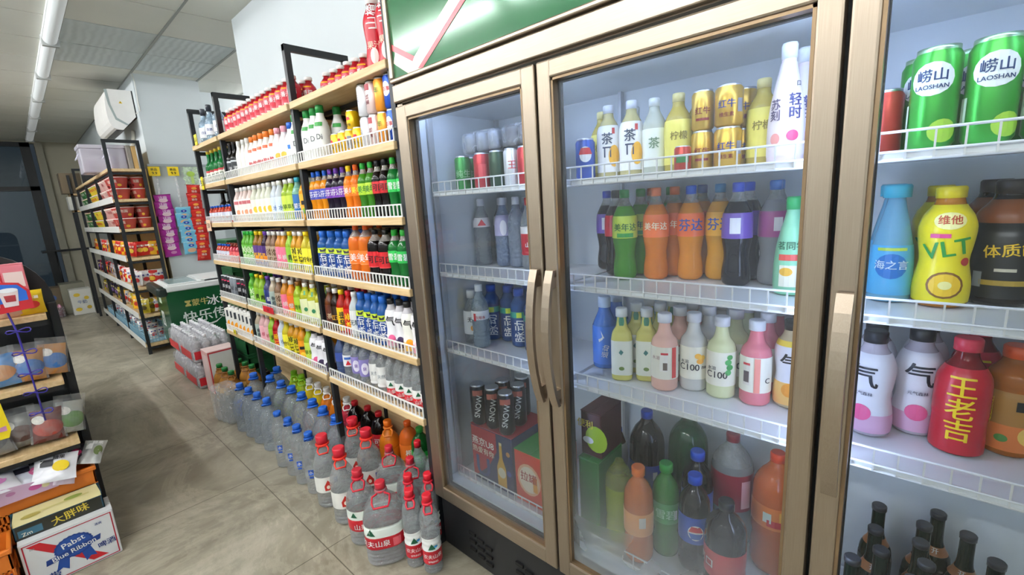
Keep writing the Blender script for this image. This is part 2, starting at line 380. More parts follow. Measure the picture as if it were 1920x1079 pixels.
def bottle(name, h, r, prof, body, cap, label=None, marks=(), lcol=None, sq=0, capr=None, fill=None, fillmat=None, handle=None, seg=20, cat='bottle', caph=None, neckband=None):
    """body + cap + wrap-round label (with its printed marks); label = [(z0, z1, mat), ...] as shares of h; marks in metres, v from the base"""
    pr = smoothprof(PROF[prof]); zt = pr[-1][0]
    P3 = [(z*h, q*r) for z, q in pr]
    mb = MB(); bands = [(fill*h, h, fillmat)] if fill else None
    mb.lathe(P3, body, seg, sq, bands=bands)
    parts = [('body', mb.mesh('body'), [])]
    if cap:
        cr = (capr or (pr[-1][1]+.04)*r); z0 = zt*h-.002; z1 = h if caph is None else z0+caph
        c = MB(); c.lathe([(z0, cr*.98), (z0+(z1-z0)*.85, cr), (z1, cr*.88)], cap, 14)
        parts.append(('cap', c.mesh('cap'), []))
    if neckband:
        c = MB(); a, b, mm = neckband; c.lathe([(a*h, rat(pr, a)*r+.001), (b*h, rat(pr, b)*r+.001)], mm, seg, closed=False)
        parts.append(('neck_band', c.mesh('neck_band'), []))
    if label:
        lb = MB(); off = .0008
        for a, b, mm in label:
            zs = sorted({a, b}|{z for z, _ in pr if a < z < b})
            lb.lathe([(z*h, rat(pr, z)*r+off) for z in zs], mm, seg, sq, closed=False)
        def fn(u, v):
            q = rat(pr, v/h)*r+off+.0012; a = u/q; c_, s_ = -math.cos(a), -math.sin(a); k = 1
            if sq: k = (abs(c_)**sq+abs(s_)**sq)**(-1/sq)
            return (q*k*c_, q*k*s_, v)
        lb.marks(marks, fn, r*.3)
        parts.append(('label', lb.mesh('label'), []))
    if handle:
        hm = MB(); zc = zt*h-.004; mat, kind = handle; cr = (capr or (pr[-1][1]+.04)*r)
        hm.lathe([(zc-.012, cr*1.12), (zc-.002, cr*1.18), (zc, cr*1.1)], mat, 14)
        w_, l_ = r*.42, r*1.05; dz = -.03 if kind == 'flat' else .012
        pts = [(-cr, -cr*.6, zc-.008), (-cr*1.3, -w_, zc-.008+dz*.3), (-l_*.75, -w_, zc+dz*.7), (-l_, -w_*.8, zc+dz), (-l_, w_*.8, zc+dz), (-l_*.75, w_, zc+dz*.7), (-cr*1.3, w_, zc-.008+dz*.3), (-cr, cr*.6, zc-.008)]
        hm.tube(pts, .0042, mat, 6)
        parts.append(('handle', hm.mesh('handle'), []))
    return (name, cat, parts)
def can(h, r, col, top='c9ccd0', marks=(), bands=(), metal=.35, name='drink_can'):
    mb = MB(); t = P(top, .3, .9); m = P(col, .3, metal)
    mb.lathe([(0, r*.78), (h*.025, r*.86), (h*.07, r), (h*.9, r), (h*.955, r*.86), (h*.965, r*.87), (h, r*.86)], m, 20, bands=list(bands)+[(h*.955, h*1.1, t)])
    mb.marks(marks, lambda u, v: (-(r+.0009)*math.cos(u/r), -(r+.0009)*math.sin(u/r), v), r*.3)
    c = MB(); c.lathe([(h*.975, r*.8), (h*.976, r*.5)], t, 20); c.box(-r*.25, r*.3, -r*.12, r*.12, h*.977, h*.985, t)
    return (name, 'can', [('body', mb.mesh('body'), []), ('pull_tab', c.mesh('pull_tab'), [])])
def T(s, size, u, v, c, rot=0): return ('t', s, size, u, v, rot, P(c, .4))
def D(u, v, ru, rv, c): return ('d', u, v, ru, rv, P(c, .4))
def Q(u, v, w_, h_, c): return ('r', u, v, w_, h_, P(c, .4))
def bag_mesh(w_, h_, t, col, marks=(), film=None, crinkle=.004, foot=True, seed=0):
    """pillow pack standing upright, face towards -Y, base at z = 0"""
    rnd = random.Random(seed); mb = MB(); nx, nz = 8, 10
    def pt(i, j, sgn):
        u, v = i/nx, j/nz
        k = max(0, math.sin(PI*u))**.55*max(0, math.sin(PI*v))**.5
        return ((u-.5)*w_*(1-.06*math.sin(PI*v)), sgn*(t/2*k), v*h_)
    mat = film or P(col, .28, .1)
    for sgn in (-1, 1):
        vs = []
        for j in range(nz+1):
            for i in range(nx+1):
                x, y, z = pt(i, j, sgn)
                if 0 < i < nx and 0 < j < nz: y += rnd.uniform(-crinkle, crinkle)
                vs.append((x, y, z))
        q = [(j*(nx+1)+i, j*(nx+1)+i+1, (j+1)*(nx+1)+i+1, (j+1)*(nx+1)+i) for j in range(nz) for i in range(nx)]
        if sgn > 0: q = [f[::-1] for f in q]
        mb.add(vs, q, mat, True)
    def fn(u, v):
        a = u/w_+.5; b = v/h_
        k = max(0.001, math.sin(PI*a))**.55*max(.001, math.sin(PI*b))**.5
        return (u*(1-.06*math.sin(PI*b)), -(t/2*k)-.004, v)
    mb.marks(marks, fn, w_*.12)
    return mb.mesh('bag')

# ================================================================== THE ROOM
struct('floor', MB().box(-2.6, 4.2, -2.2, 12.4, -.05, 0, floor_mat()))
CT, CE, RAIL = ceil_mat(), ceil_mat(True), P('9c9e98', .5)
cl = MB(); ce = MB(); cg = MB()
cl.box(-2.6, 4.2, -2.2, 12.4, 3.03, 3.08, CT)
xs = [-2.45+.6*i for i in range(12)]; ys = [4.995+.63*i for i in range(-12, 13)]
for x in xs:
    for y in ys:
        if y > 12.4 or x > 4.1: continue
        e = (abs(x-.55) < .1 or abs(x-1.15) < .1) and (abs(y-4.995) < .1 or abs(y-5.625) < .1)
        (ce if e else cl).box(x+.006, min(x+.594, 4.19), y+.007, min(y+.623, 12.39), 3.0, 3.02, CE if e else CT)
struct('ceiling', cl); struct('ceiling_tiles_embossed', ce)
for x in xs: cg.box(x-.01, x+.01, -2.2, 12.4, 2.994, 3.0, RAIL)
struct('trim_1', cg)
WALL = wall_mat('d3dadc'); WARM = wall_mat('cfc9b4', .1)
struct('wall_right', MB().box(1.5, 4.2, -2.2, 4.3, 0, 3.0, WALL))                       # block behind the fridge
struct('wall_pillar', MB().box(1.15, 1.76, 6.39, 12.3, 0, 3.0, WALL))                   # the part that stands forward behind the freezer
struct('wall_alcove', MB().box(1.76, 4.2, 7.1, 7.2, 0, 3.0, WALL))
struct('wall_side', MB().box(4.2, 4.3, -2.2, 12.4, 0, 3.0, WALL))
struct('beam_alcove', MB().box(1.76, 4.2, 6.9, 7.1, 2.78, 3.0, WALL))
struct('wall_far', MB().box(.56, 1.15, 12.25, 12.4, 0, 3.0, WARM).box(-2.6, .56, 12.25, 12.4, 2.97, 3.0, WARM).box(-2.6, .56, 12.25, 12.4, 0, .12, WARM))
struct('wall_left', MB().box(-2.7, -2.6, -2.2, 12.4, 0, 3.0, WALL))
struct('wall_back', MB().box(-2.6, 4.2, -2.3, -2.2, 0, 3.0, WALL))
struct('trim_2', MB().box(.56, .66, 12.15, 12.25, 0, 2.97, P('a9a594', .6)))
# night window in the far wall
fr = MB(); DARKF = P('14181c', .4)
for x in (.44, -.95, -2.4): fr.box(x-.07, x+.06, 12.2, 12.28, .1, 2.97, DARKF)
for z in (.1, 2.12, 2.9): fr.box(-2.6, .5, 12.2, 12.28, z, z+.08, DARKF)
wf = struct('window_1', fr)
gm = MB().box(-2.55, .48, 12.235, 12.245, .15, 2.93, pane_mat(0, (.75, .82, .85, 1), 1.2, 'window_glass')); gm.build('pane', wf)
ra = MB().box(.3, 1.1, 12.0, 12.03, .98, 1.02, DARKF); ra.tube([(.48, 12.0, 0), (.48, 12.0, 1.0)], .015, DARKF)
tag(ra.build('handrail'), 'thin dark metal rail crossing in front of the far window', 'handrail')

# ceiling strip lamps: a white channel with a tube cover
def strip(x, y0, y1, st, label):
    r = empty('strip_light', label, 'light', ((x), y0, 2.93), 0, 'strip lamps on the ceiling')
    lit = st > 2; hw = .02 if lit else .05
    MB().bev(-hw, hw, 0, y1-y0-.02, .04, .07, P('dfe1df', .4), .006).build('housing', r)
    d = MB(); n = 12
    if lit: pts = [(.028*math.cos(2*PI*i/n), .005+.028*math.sin(2*PI*i/n)) for i in range(n)]
    else: pts = [(-.045*math.cos(PI*i/n), .04-.045*math.sin(PI*i/n)) for i in range(n+1)]
    d.prism(pts, 'y', .02, y1-y0-.04, EM('fbfcff' if lit else 'd0d4d4', st, 'lamp_cover'), True); d.build('tube_cover', r)
    for y in (0, y1-y0-.02): MB().bev(-.055 if not lit else -.03, .055 if not lit else .03, y-.012, y+.012, -.024 if lit else -.012, .07, P('bcbfbd', .5), .005).build('end_cap', r)
for i in range(6): strip(.5, 4.3+1.23*i, 5.53+1.23*i, LAMP_NEAR, 'white strip lamp on ceiling over the aisle, %s from the camera' % ORD[i])
for i in range(7): strip(-.85, -1.9+1.5*i, -.5+1.5*i, LAMP, 'bright strip lamp of the second ceiling row, %s from the near wall' % ORD[i])
for i in range(4): strip(-2.0, -1.4+2.2*i, -.0+2.2*i, LAMP, 'unseen strip lamp added to brighten the room, third row, %s from the near wall' % ORD[i])  # unseen third row, added to brighten the ceiling and floor
for i in range(2): strip(2.6, 4.6+1.3*i, 5.8+1.3*i, LAMP*.5, 'bright strip lamp above the alcove behind the racks, %s one' % ORD[i])

# ================================================================== FRIDGE
fg = empty('display_fridge', 'tall bronze three-door glass drinks fridge with green header panel', 'fridge', (1.0, .45, 0))
def fpart(name, mb, parent=None):
    o = mb.build(name, parent or fg)
    if parent is None: o.location = (-1.0, -.45, 0)
    return o
Y0, Y1 = -.53, 1.43
INN = P('e4ebf0', .35, 0, .02)
b = MB()
SIDE = P('2a2c30', .4)
b.box(1.0, 1.49, Y1-.03, Y1, .25, 1.82, BRONZE_V).box(1.0, 1.49, Y0, Y0+.03, .25, 1.82, BRONZE_V)
b.box(1.46, 1.49, Y0+.03, Y1-.03, .25, 1.82, INN).box(1.03, 1.46, Y1-.045, Y1-.03, .3, 1.78, INN).box(1.03, 1.46, Y0+.03, Y0+.045, .3, 1.78, INN)
b.box(1.03, 1.46, Y0+.03, Y1-.03, 1.775, 1.80, INN).box(1.03, 1.46, Y0+.03, Y1-.03, .25, .33, INN)
fpart('cabinet', b)
b = MB()
b.box(1.0, 1.49, Y0, Y1, 1.8, 2.33, BRONZE_H)
b.bev(.985, 1.0, Y0, Y1, 1.803, 1.862, BRONZE_H, .004).bev(.978, 1.0, Y0, Y1, 1.866, 1.88, BRONZE_H, .004)
b.bev(.978, 1.0, Y1-.02, Y1, 1.88, 2.33, BRONZE_V, .004).bev(.978, 1.0, Y0, Y1, 2.31, 2.33, BRONZE_H, .004).bev(.978, 1.0, Y0, Y0+.02, 1.88, 2.31, BRONZE_V, .004)
hd = fpart('header_housing', b)
GREEN = P('2f6b45', .12, .1, .08)
b = MB().box(.988, .999, Y0+.02, Y1-.02, 1.88, 2.31, GREEN)
SW, SR = P('d9c9b8', .2, .2), P('d8434f', .25)
f = lambda u, v: (.9865, u, v)
def pl(pts, m, dx=0): b.add([(.9868-dx, y, z) for y, z in pts], [tuple(range(len(pts)))], m)
pl([(.63, 2.31), (1.291, 1.923), (1.384, 1.975), (1.408, 1.93), (1.33, 1.882), (1.249, 1.882), (.53, 2.31)], SW)
pl([(.565, 2.31), (.53, 2.31), (1.249, 1.882), (1.275, 1.885)][::-1], SR, .0004)
pl([(1.408, 1.99), (1.408, 1.97), (1.30, 1.912), (1.288, 1.925)], SR, .0004)
b.build('graphic_panel', hd)
# black base with vent slots
b = MB().bev(1.01, 1.47, Y0+.01, Y1-.01, .02, .25, BLACK, .006)
for yy in (1.25, 1.0, .62, .3):
    for r_ in range(3):
        for k in range(3): b.box(1.003, 1.011, yy-.045*k-.035, yy-.045*k, .15-.035*r_-.01*k, .162-.035*r_-.01*k, P('050506', .6))
fpart('base', b)
PANES = [pane_mat(.35, name='door_glass_a'), pane_mat(.85, name='door_glass_b'), pane_mat(.15, name='door_glass_c')]
def door(ya, yb, ga, gb, hy, k, lab):
    """ya..yb outer, ga..gb glass; x .97 to 1.02"""
    z0, z1, g0, g1 = .26, 1.79, .315, 1.745
    b = MB()
    b.bev(.985, 1.02, ya, ga, z0, z1, BRONZE_V, .005).bev(.985, 1.02, gb, yb, z0, z1, BRONZE_V, .005)
    b.bev(.985, 1.02, ga-.004, gb+.004, z0, g0, BRONZE_H, .005).bev(.985, 1.02, ga-.004, gb+.004, g1, z1, BRONZE_H, .005)
    # inner lip round the glass
    LIP = P('8a7358', .35, .7)
    b.box(.990, 1.012, ga, ga+.006, g0, g1, LIP).box(.990, 1.012, gb-.006, gb, g0, g1, LIP).box(.990, 1.012, ga, gb, g0, g0+.006, LIP).box(.990, 1.012, ga, gb, g1-.006, g1, LIP)
    d = fpart('door', b); tag(d, lab)
    g = MB().add([(1.004, ga+.003, g0+.003), (1.004, gb-.003, g0+.003), (1.004, gb-.003, g1-.003), (1.004, ga+.003, g1-.003)], [(0, 3, 2, 1)], PANES[k]); g.build('glass', d)
    gk = MB(); G = P('2c2e31', .6)
    gk.box(1.02, 1.032, ya+.01, ga+.008, z0+.01, z1-.01, G).box(1.02, 1.032, gb-.008, yb-.01, z0+.01, z1-.01, G).box(1.02, 1.032, ya+.01, yb-.01, z0+.01, g0+.008, G).box(1.02, 1.032, ya+.01, yb-.01, g1-.008, z1-.01, G)
    gk.build('gasket', d)
    h = MB(); n = 12; out, inn = [], []
    for i in range(n+1):
        t = i/n; x = .972-.034*math.sin(PI*t)**.8; z = .85+.40*t
        out.append((x-.006, z)); inn.append((x+.006, z))
    pts = out+inn[::-1]
    h.prism([(x, z) for x, z in pts], 'y', hy-.013, hy+.013, BRONZE_V, False)
    h.box(.966, .987, hy-.009, hy+.009, .87, .9, BRONZE_V).box(.966, .987, hy-.009, hy+.009, 1.2, 1.23, BRONZE_V)
    h.build('handle', d)
door(.793, 1.425, .84, 1.365, .812, 0, 'narrow glass door beside the shelves')
door(.131, .785, .172, .742, .756, 1, 'wide middle glass door')
door(-.525, .123, -.47, .082, .098, 2, 'glass door at the edge of the view')
FZ = [.345, .885, 1.19, 1.49]
SHELFM = P('f1f4f7', .35, 0, .02)
def fridge_shelf(z, ya, yb):
    b = MB(); b.box(1.075, 1.445, ya, yb, z-.012, z-.002, SHELFM)
    n = int((yb-ya)/.035)
    for zz in (z, z+.034): b.tube([(1.072, ya, zz), (1.072, yb, zz)], .0026, WIRE, 5)
    b.tube([(1.076, ya, z-.014), (1.076, yb, z-.014)], .0035, WIRE, 5)
    for i in range(n+1):
        y = ya+(yb-ya)*i/n; b.box(1.0705, 1.0735, y-.0015, y+.0015, z-.014, z+.034, WIRE)
    s = fpart('wire_shelf', b)
for z in FZ:
    for ya, yb in ((.80, 1.365), (.135, .785), (-.48, .115)): fridge_shelf(z, ya, yb)
b = MB()
for y in (.7925, .125, 1.372, -.488):
    for x in (1.09, 1.44): b.box(x-.01, x+.01, y-.005, y+.005, .33, 1.775, P('b9bec2', .4, .5))
fpart('shelf_upright', b)
b = MB()
for y in (.8, .135): b.bev(1.04, 1.055, y-.012, y+.012, .35, 1.76, P('d8dde0', .4), .003)
fpart('mullion', b)
LEDM = EM('c4d8ff', LED, 'led_strip')
b = MB()
for y in (.822, .155, .108): b.box(1.045, 1.055, y-.004, y+.004, .62, 1.74, LEDM)
b.box(1.05, 1.06, Y0+.06, Y1-.07, 1.762, 1.770, LEDM)
fpart('led_strip', b)
b = MB(); b.box(1.022, 1.034, .112, .145, .27, 1.785, P('101113', .6)).box(1.022, 1.034, .776, .802, .27, 1.785, P('101113', .6)); fpart('gap_light_block', b)  # black strips added to stop LED light leaking through the door gaps

# ================================================================== WALL SHELVING
RZ = [1.957, 1.681, 1.407, 1.13, .847, .585]
FRAME = P('1a1e22', .45)
def side_frame(x0, x1, y, top, M=None):
    b = MB(); t = .028
    b.box(x0, x0+t, y-t/2, y+t/2, 0, top, FRAME, M).box(x1-t, x1, y-t/2, y+t/2, 0, top, FRAME, M)
    b.box(x0, x1, y-t/2+.001, y+t/2-.001, top-t, top, FRAME, M)
    for z in RZ: b.box(x0+t, x1-t, y-.008, y+.008, z-.06, z-.035, FRAME, M)
    b.box(x0+t, x1-t, y-.008, y+.008, .06, .085, FRAME, M)
    return b
def fence(y0, y1, z, x=.992):
    b = MB(); n = int((y1-y0)/.026)
    b.box(x-.003, x+.003, y0, y1, z+.044, z+.049, WIRE).box(x-.003, x+.003, y0, y1, z+.0, z+.005, WIRE)
    for i in range(n+1):
        y = y0+(y1-y0)*i/n; b.box(x-.002, x+.002, y-.0024, y+.0024, z, z+.046, WIRE)
    return b
def rack(name, label, y0, y1, frames, fences, fenced=None):
    r = empty(name, label, 'shelf', (1.15, (y0+y1)/2, 0)); off = (-1.15, -(y0+y1)/2, 0)
    def pp(n, mb): o = mb.build(n, r); o.location = off; return o
    for y in frames: pp('side_frame', side_frame(1.0, 1.32, y, 2.218))
    for i, z in enumerate(RZ):
        s = pp('shelf_board', MB().bev(.985, 1.30, y0+.016, y1-.016, z-.03, z, WOOD, .002, seg=1))
        pp('under_beam', MB().box(1.148, 1.168, y0+.016, y1-.016, z-.05, z-.031, FRAME))
        if i in fences:
            fo = fence(y0+.02, y1-.02, z).build('wire_fence', s)
    pp('back_panel', MB().box(1.30, 1.315, y0+.015, y1-.015, .1, 2.10 if y1 < 3 else 1.99, WOOD))
    return r
rack('wall_shelf', 'black framed wooden shelf rack next to the fridge, highest stocked bay', 1.44, 2.29, (1.455, 2.29), (1, 2, 3, 4, 5))
rack('wall_shelf', 'black framed wooden shelf rack, middle bay of the three', 2.29, 3.40, (3.40,), (1, 2, 3, 4, 5))
rack('wall_shelf', 'narrow black framed shelf rack at the end by the green crates', 3.40, 4.0, (4.0,), (1, 2, 3, 4, 5))

# ------------------------------------------------------------------ the drinks
RED, ORA, YEL, GRN, BLU, PUR, WHT, PNK, DRK = 'cf1f2e', 'f0641e', 'f5d21e', '2fae3c', '1f5fc8', '6a3aa6', 'f2f2f0', 'f29bb0', '17171a'
CLEAR = L('f0f4f6', 1.0, .02, 1.33, .5); CLEARD = L('e8f0f8', 1.0, .02, 1.33, .48)
B = {}
def capm(c): return P(c, .35)
def soda(liq, cap, lab, txt, tc, h=.225, r=.033, prof='soda', lz=(.42, .63), tr=.55, sz=.03):
    return bottle('soda_bottle', h, r, prof, L(liq, tr), capm(cap), [(lz[0], lz[1], P(lab, .3))], [T(txt, sz*r/.033, 0, h*(lz[0]+lz[1])/2, tc)] if txt else [], fill=.8, fillmat=L('f5eee6', .95, .04, 1.2, .35))
B['fanta'] = soda('f39a12', BLU, '4a50b4', '芬达', WHT); B['grape'] = soda('1d1226', PUR, '7a3fb0', '芬达', WHT, tr=.2)
B['fantay'] = soda('ff8a10', YEL, 'f7862a', '美年', WHT); B['mirinda'] = soda('f27a1c', ORA, 'f57a1c', '美年', 'ffe93a')
B['lime'] = soda('3f8a1a', GRN, 'b5d83a', '美年', '1f7a30', tr=.6); B['coke'] = soda('0d0605', DRK, 'c81e26', '可口', DRK, tr=.1)
B['sprite'] = soda('1d7a35', GRN, '2fbf55', '雪碧', WHT, tr=.6); B['pepsi'] = soda('0d0808', BLU, '1a4fc0', '百事', WHT, tr=.1)
B['bigorange'] = soda('f07a22', ORA, 'f58030', '美年', WHT, .245, .042, 'two', (.3, .55))
B['bigcoke'] = soda('0d0605', DRK, 'd0242c', '可口', DRK, .225, .038, 'two', (.3, .6), .1)
B['mizone'] = bottle('sport_drink_bottle', .215, .035, 'sport', L('2a5fa8', .5), capm('2468c8'), [(.08, .52, P('17428f', .3)), (.52, .64, P('c8dc3c', .3))],
    [T('脉动', .045, 0, .065, WHT, 90), ('p', [(-.012, .118), (.012, .118), (.018, .134), (0, .126), (-.018, .134)], P(DRK))], seg=20, capr=.02, caph=.03)
def tea(liq, cap, lab, txt='', tc=WHT, h=.215, r=.032, lz=(.06, .6), prof='tea', tr=.5, rot=0, sz=.03, more=(), name='tea_bottle', sq=0, nb=None):
    m = [T(txt, sz, 0, h*(lz[0]+lz[1])/2, tc, rot)] if txt else []
    return bottle(name, h, r, prof, L(liq, tr), capm(cap), [(lz[0], lz[1], P(lab, .35))], m+list(more), sq=sq, neckband=nb)
B['greentea'] = tea('5aa82a', GRN, '63b23a', '绿茶', 'e8f5d0', rot=90, sz=.05); B['limetea'] = tea('9ac832', YEL, '8fc33a', '青', DRK, sz=.035)
B['plum'] = tea('3a1a38', PUR, '4a2a70', '果汁', 'ffb020', more=[D(0, .05, .02, .018, 'e88a20')]); B['mix'] = tea('9a6a18', YEL, '5a3a80', '鲜橙', 'ffc020', more=[D(0, .045, .022, .02, 'f0a020')])
B['grain'] = tea('8a6a50', WHT, 'b8a48c', '五谷', '5a3a20', rot=90, sz=.045); B['peach'] = tea('d8902a', WHT, 'f07a98', '桃', WHT)
B['yellowtea'] = tea('d89a20', WHT, 'e8dc28', '冰红茶', '2a2a18', rot=90, sz=.04); B['lemontea'] = tea('d8c830', YEL, 'f2e640', '柠檬', '2a2a18')
B['milky'] = bottle('milk_bottle', .21, .033, 'milk', P('f3efe8', .3), capm('f08030'), [(.05, .5, P('f6f2ea', .35))], [T('酸奶', .026, 0, .055, RED), Q(0, .128, .04, .016, 'e85a28')])
B['slimwhite'] = bottle('milk_bottle', .215, .025, 'milk', P('f3f1e8', .3), capm('eeeeea')); B['pinkmilk'] = bottle('milk_bottle', .205, .033, 'milk', P('f3e8ea', .3), capm('f0a8b8'), [(.1, .5, P('f7f0f0'))], [D(0, .06, .018, .016, 'f5b840')])
B['bluemilk'] = bottle('milk_bottle', .21, .033, 'milk', P('e6eef7', .3), capm(BLU), [(.05, .5, P('eef4fa'))], [Q(0, .09, .036, .02, '3a7ad0')])
B['greenmilk'] = bottle('milk_bottle', .235, .037, 'milk', P('f4f5f0', .3), capm('1f8a3c'), [(.05, .55, P('f4f6f2'))], [T('Di', .034, 0, .095, '6a6e70'), Q(0, .15, .04, .018, '3f9a48')])
B['peachwater'] = tea('f2dcd4', WHT, 'f8efe8', '', more=[D(0, .06, .014, .016, 'e8a078'), Q(0, .12, .05, .02, 'c86a70')], lz=(.1, .66)); B['palewater'] = tea('eef0dc', WHT, 'f6f3e4', '', more=[D(.004, .07, .014, .018, 'f0c83a')], lz=(.1, .6))
B['apple'] = tea('a8c838', WHT, 'c8dc50', '苹果', '3a6a18'); B['teal'] = tea('78b0a0', '2a9ab0', '2a6ab0', '茉莉', WHT, nb=(.62, .75, P('6aa88a')))
B['orangejuice'] = tea('f2a21e', ORA, 'f5b030', '', more=[Q(0, .085, .03, .02, DRK), D(0, .045, .014, .014, '8ab83a')])
B['purplewater'] = tea('4a4a78', PUR, '2e3a78', '葡', WHT); B['clearjuice'] = tea('c8b8a0', WHT, 'a8b8b0', '燕麦', '3a4a50', rot=90)
B['orangetea'] = tea('f09020', WHT, 'f0742a', '橙', WHT, more=[D(0, .04, .016, .015, 'ffc040')]); B['jasmine'] = tea('c8c830', WHT, 'e4e8b8', '', nb=(.7, .8, P('2f8a50')), sq=4, more=[D(0, .07, .01, .012, '3a8a60')])
B['pinkdrink'] = tea('f0c0c0', WHT, 'f0b8c0', '桃', 'c04860'); B['redcan'] = tea('b8141e', 'e89020', 'c8202a', '红枣', 'f5d020', rot=90, sz=.04)
B['bluewhite'] = tea('dfe8f2', WHT, 'dde8f5', '水', '5a7ab8'); B['greenapple'] = tea('b0cc30', '8a5a20', 'a8cc3a', '青梅', '2a6a20')
B['juicy'] = tea('e89a18', 'e8a020', 'f09a20', '', more=[Q(0, .085, .03, .018, DRK), D(0, .045, .015, .015, 'ffd040')])
def qi(top, bot, lab, fruit, cap=DRK):
    q = bottle('sparkling_water_bottle', .215, .034, 'hour', L('e8e4ea', .6), capm(cap), [(.05, .22, P(bot, .35)), (.22, .78, P(lab, .35))],
        [T('气', .048, 0, .122, DRK), D(0, .045, .018, .017, fruit)])
    return q
B['qipink'] = qi('', 'e8b0c8', 'f2f1f4', 'f0689a'); B['qigrape'] = qi('', '4a3a60', 'efeef3', '3a2a50'); B['qiorange'] = qi('', 'f5c860', 'f4f3ea', 'f2a020'); B['qirose'] = qi('', 'e8a8bc', 'f4f0f2', 'f8d8e0')
B['browntea'] = tea('6a3a1c', '8a8078', '5a2a1c', '茶', 'd8c0a0'); B['blacktea'] = tea('2a1408', WHT, '2a1a10', '红茶', 'f0b030'); B['yellowred'] = tea('b8281a', YEL, 'f0c820', '酸梅', DRK, rot=90, sz=.04)
B['redtea'] = tea('b81a14', RED, 'd0201c', '冰茶', 'f5d820', rot=90, sz=.04); B['labelwater'] = tea('dfe8ea', WHT, 'f0f0ee', '无糖', '5a6a70')
def water(cap, lab, marks, h=.235, r=.032, lz=(.12, .4), prof='water', body=None, name='water_bottle'):
    return bottle(name, h, r, prof, body or CLEAR, capm(cap), [(a, b_, P(c, .35)) for a, b_, c in lab], marks)
NFM = lambda h, r, k=1: [('p', [(-.012*k, h*.31), (.012*k, h*.31), (0, h*.31+.02*k)], P('14573a')), T('山泉', .02*k, 0, h*.2, WHT)]
B['nongfu'] = water(RED, [(.12, .26, RED), (.26, .42, WHT)], NFM(.235, .032))
B['darkwater'] = water(WHT, [(.4, .6, '3a50a0')], [], body=L('5a6fa0', .9, .04, 1.33), r=.034); B['violetwater'] = water(WHT, [(.25, .62, '8a80c0')], [D(0, .1, .018, .03, 'e8e4f4'), T('泉', .02, 0, .1, PUR)], body=CLEARD)
B['paperwater'] = water(WHT, [(.2, .62, 'e8e8e6')], [T('天然', .02, 0, .1, '8a9298')]); B['ybwater'] = water(WHT, [(.35, .6, 'f0f0f2')], [('p', [(-.014, .09), (.014, .09), (0, .115)], P(RED)), Q(0, .125, .04, .012, '3f6fc0')], body=CLEARD)
B['smallred'] = bottle('juice_bottle', .148, .033, 'tea', L('a81420', .3), capm('f4f4f0'), [(.04, .72, P('c41a34', .35))], [T('番茄', .026, 0, .07, WHT), Q(0, .098, .04, .006, 'f0c020'), Q(0, .025, .03, .008, 'f2d8c8')], capr=.019)
B['tallred'] = bottle('juice_bottle', .28, .041, 'hour', L('a81420', .3), capm('f4f4f0'), [(.05, .84, P('c2182c', .35))], [T('山楂', .05, 0, .2, WHT, 90), T('果汁', .03, 0, .1, 'f5d9c0'), D(0, .06, .016, .03, 'f2e4dc')], capr=.024)
B['mini'] = bottle('small_drink_bottle', .12, .022, 'tea', L('c8402a', .5), capm(BLU), [(.1, .6, P('d8dce8'))], [T('锌', .02, 0, .04, RED)]); B['minired'] = bottle('small_drink_bottle', .12, .022, 'tea', L('d04050', .5), capm('8a3a2a'), [(.1, .6, P('e86a6a'))], [T('钙', .02, 0, .04, WHT)])
B['soju'] = bottle('liquor_bottle', .22, .03, 'beer', L('1c7a3a', .6), capm('e8c83a'), [(.12, .36, P('e8e4d8')), (.36, .42, P('b8242c'))], [T('烧', .03, 0, .055, '2a5a30')], caph=.02); B['liquor'] = bottle('liquor_bottle', .23, .038, 'flask', L('c0daf0', 1, .03, 1.4, .2), capm('2a2e3a'), [(.2, .5, P('e8eaf0'))], [T('白酒', .02, 0, .08, '3a4a90')], caph=.045)
B['darkcap'] = bottle('wine_bottle', .22, .032, 'beer', L('12100e', .2), capm('2a2420'), [(.12, .45, P('24262c')), (.45, .5, P('c8ccd0'))], [T('酒', .03, 0, .06, 'e0e0e0')])
B['blackcan'] = can(.165, .028, '26262a', marks=[T('能', .03, 0, .085, 'd8d8dc'), Q(0, .13, .03, .01, 'd83a60')]); B['greycan'] = can(.165, .028, '8f959c', marks=[T('战', .03, 0, .085, DRK)])
B['carton'] = ('juice_carton', 'carton', [('body', MB().bev(-.03, .03, -.03, .03, 0, .17, P('f0eee8'), .004).marks([('r', 0, .13, .03, .05, P('3a3e44')), ('d', 0, .05, .022, .028, P('f2a22a'))], lambda u, v: (-.0312, -u, v)).mesh('body'), []),
    ('cap', MB().lathe([(.17, .012), (.19, .012)], capm(WHT), 12).mesh('cap'), [])])
def tcan(c, marks, top='c9ccd0'): return can(.12, .027, c, top, [tuple([m[0]]+[x*.75 if isinstance(x, float) else x for x in m[1:]]) for m in marks])
B['canwhite'] = tcan('e6e6ea', [T('苏打', .02, 0, .09, '9aa0b0', 90)]); B['canpink'] = tcan('e8d0cc', [T('蜜桃', .025, 0, .07, '7a2a34', 90), Q(0, .13, .035, .03, 'a83a44')]); B['canorange'] = tcan('f29a2a', [T('年', .034, 0, .1, '2a8a3a')])
B['canblue'] = tcan('1f4fb8', [D(0, .09, .022, .035, WHT), T('百事', .022, 0, .09, RED)]); B['redbull'] = can(.092, .028, 'f2c010', marks=[('p', [(-.012, .05), (.012, .052), (.006, .064), (-.008, .064)], P(RED)), T('红牛', .014, 0, .03, DRK)], bands=[(.004, .012, P('c99a30'))])
B['redbull2'] = can(.092, .028, 'e0a818', marks=[Q(.012, .04, .02, .05, '8a8a90'), ('p', [(-.02, .05), (.0, .052), (-.006, .064), (-.018, .064)], P(RED))])
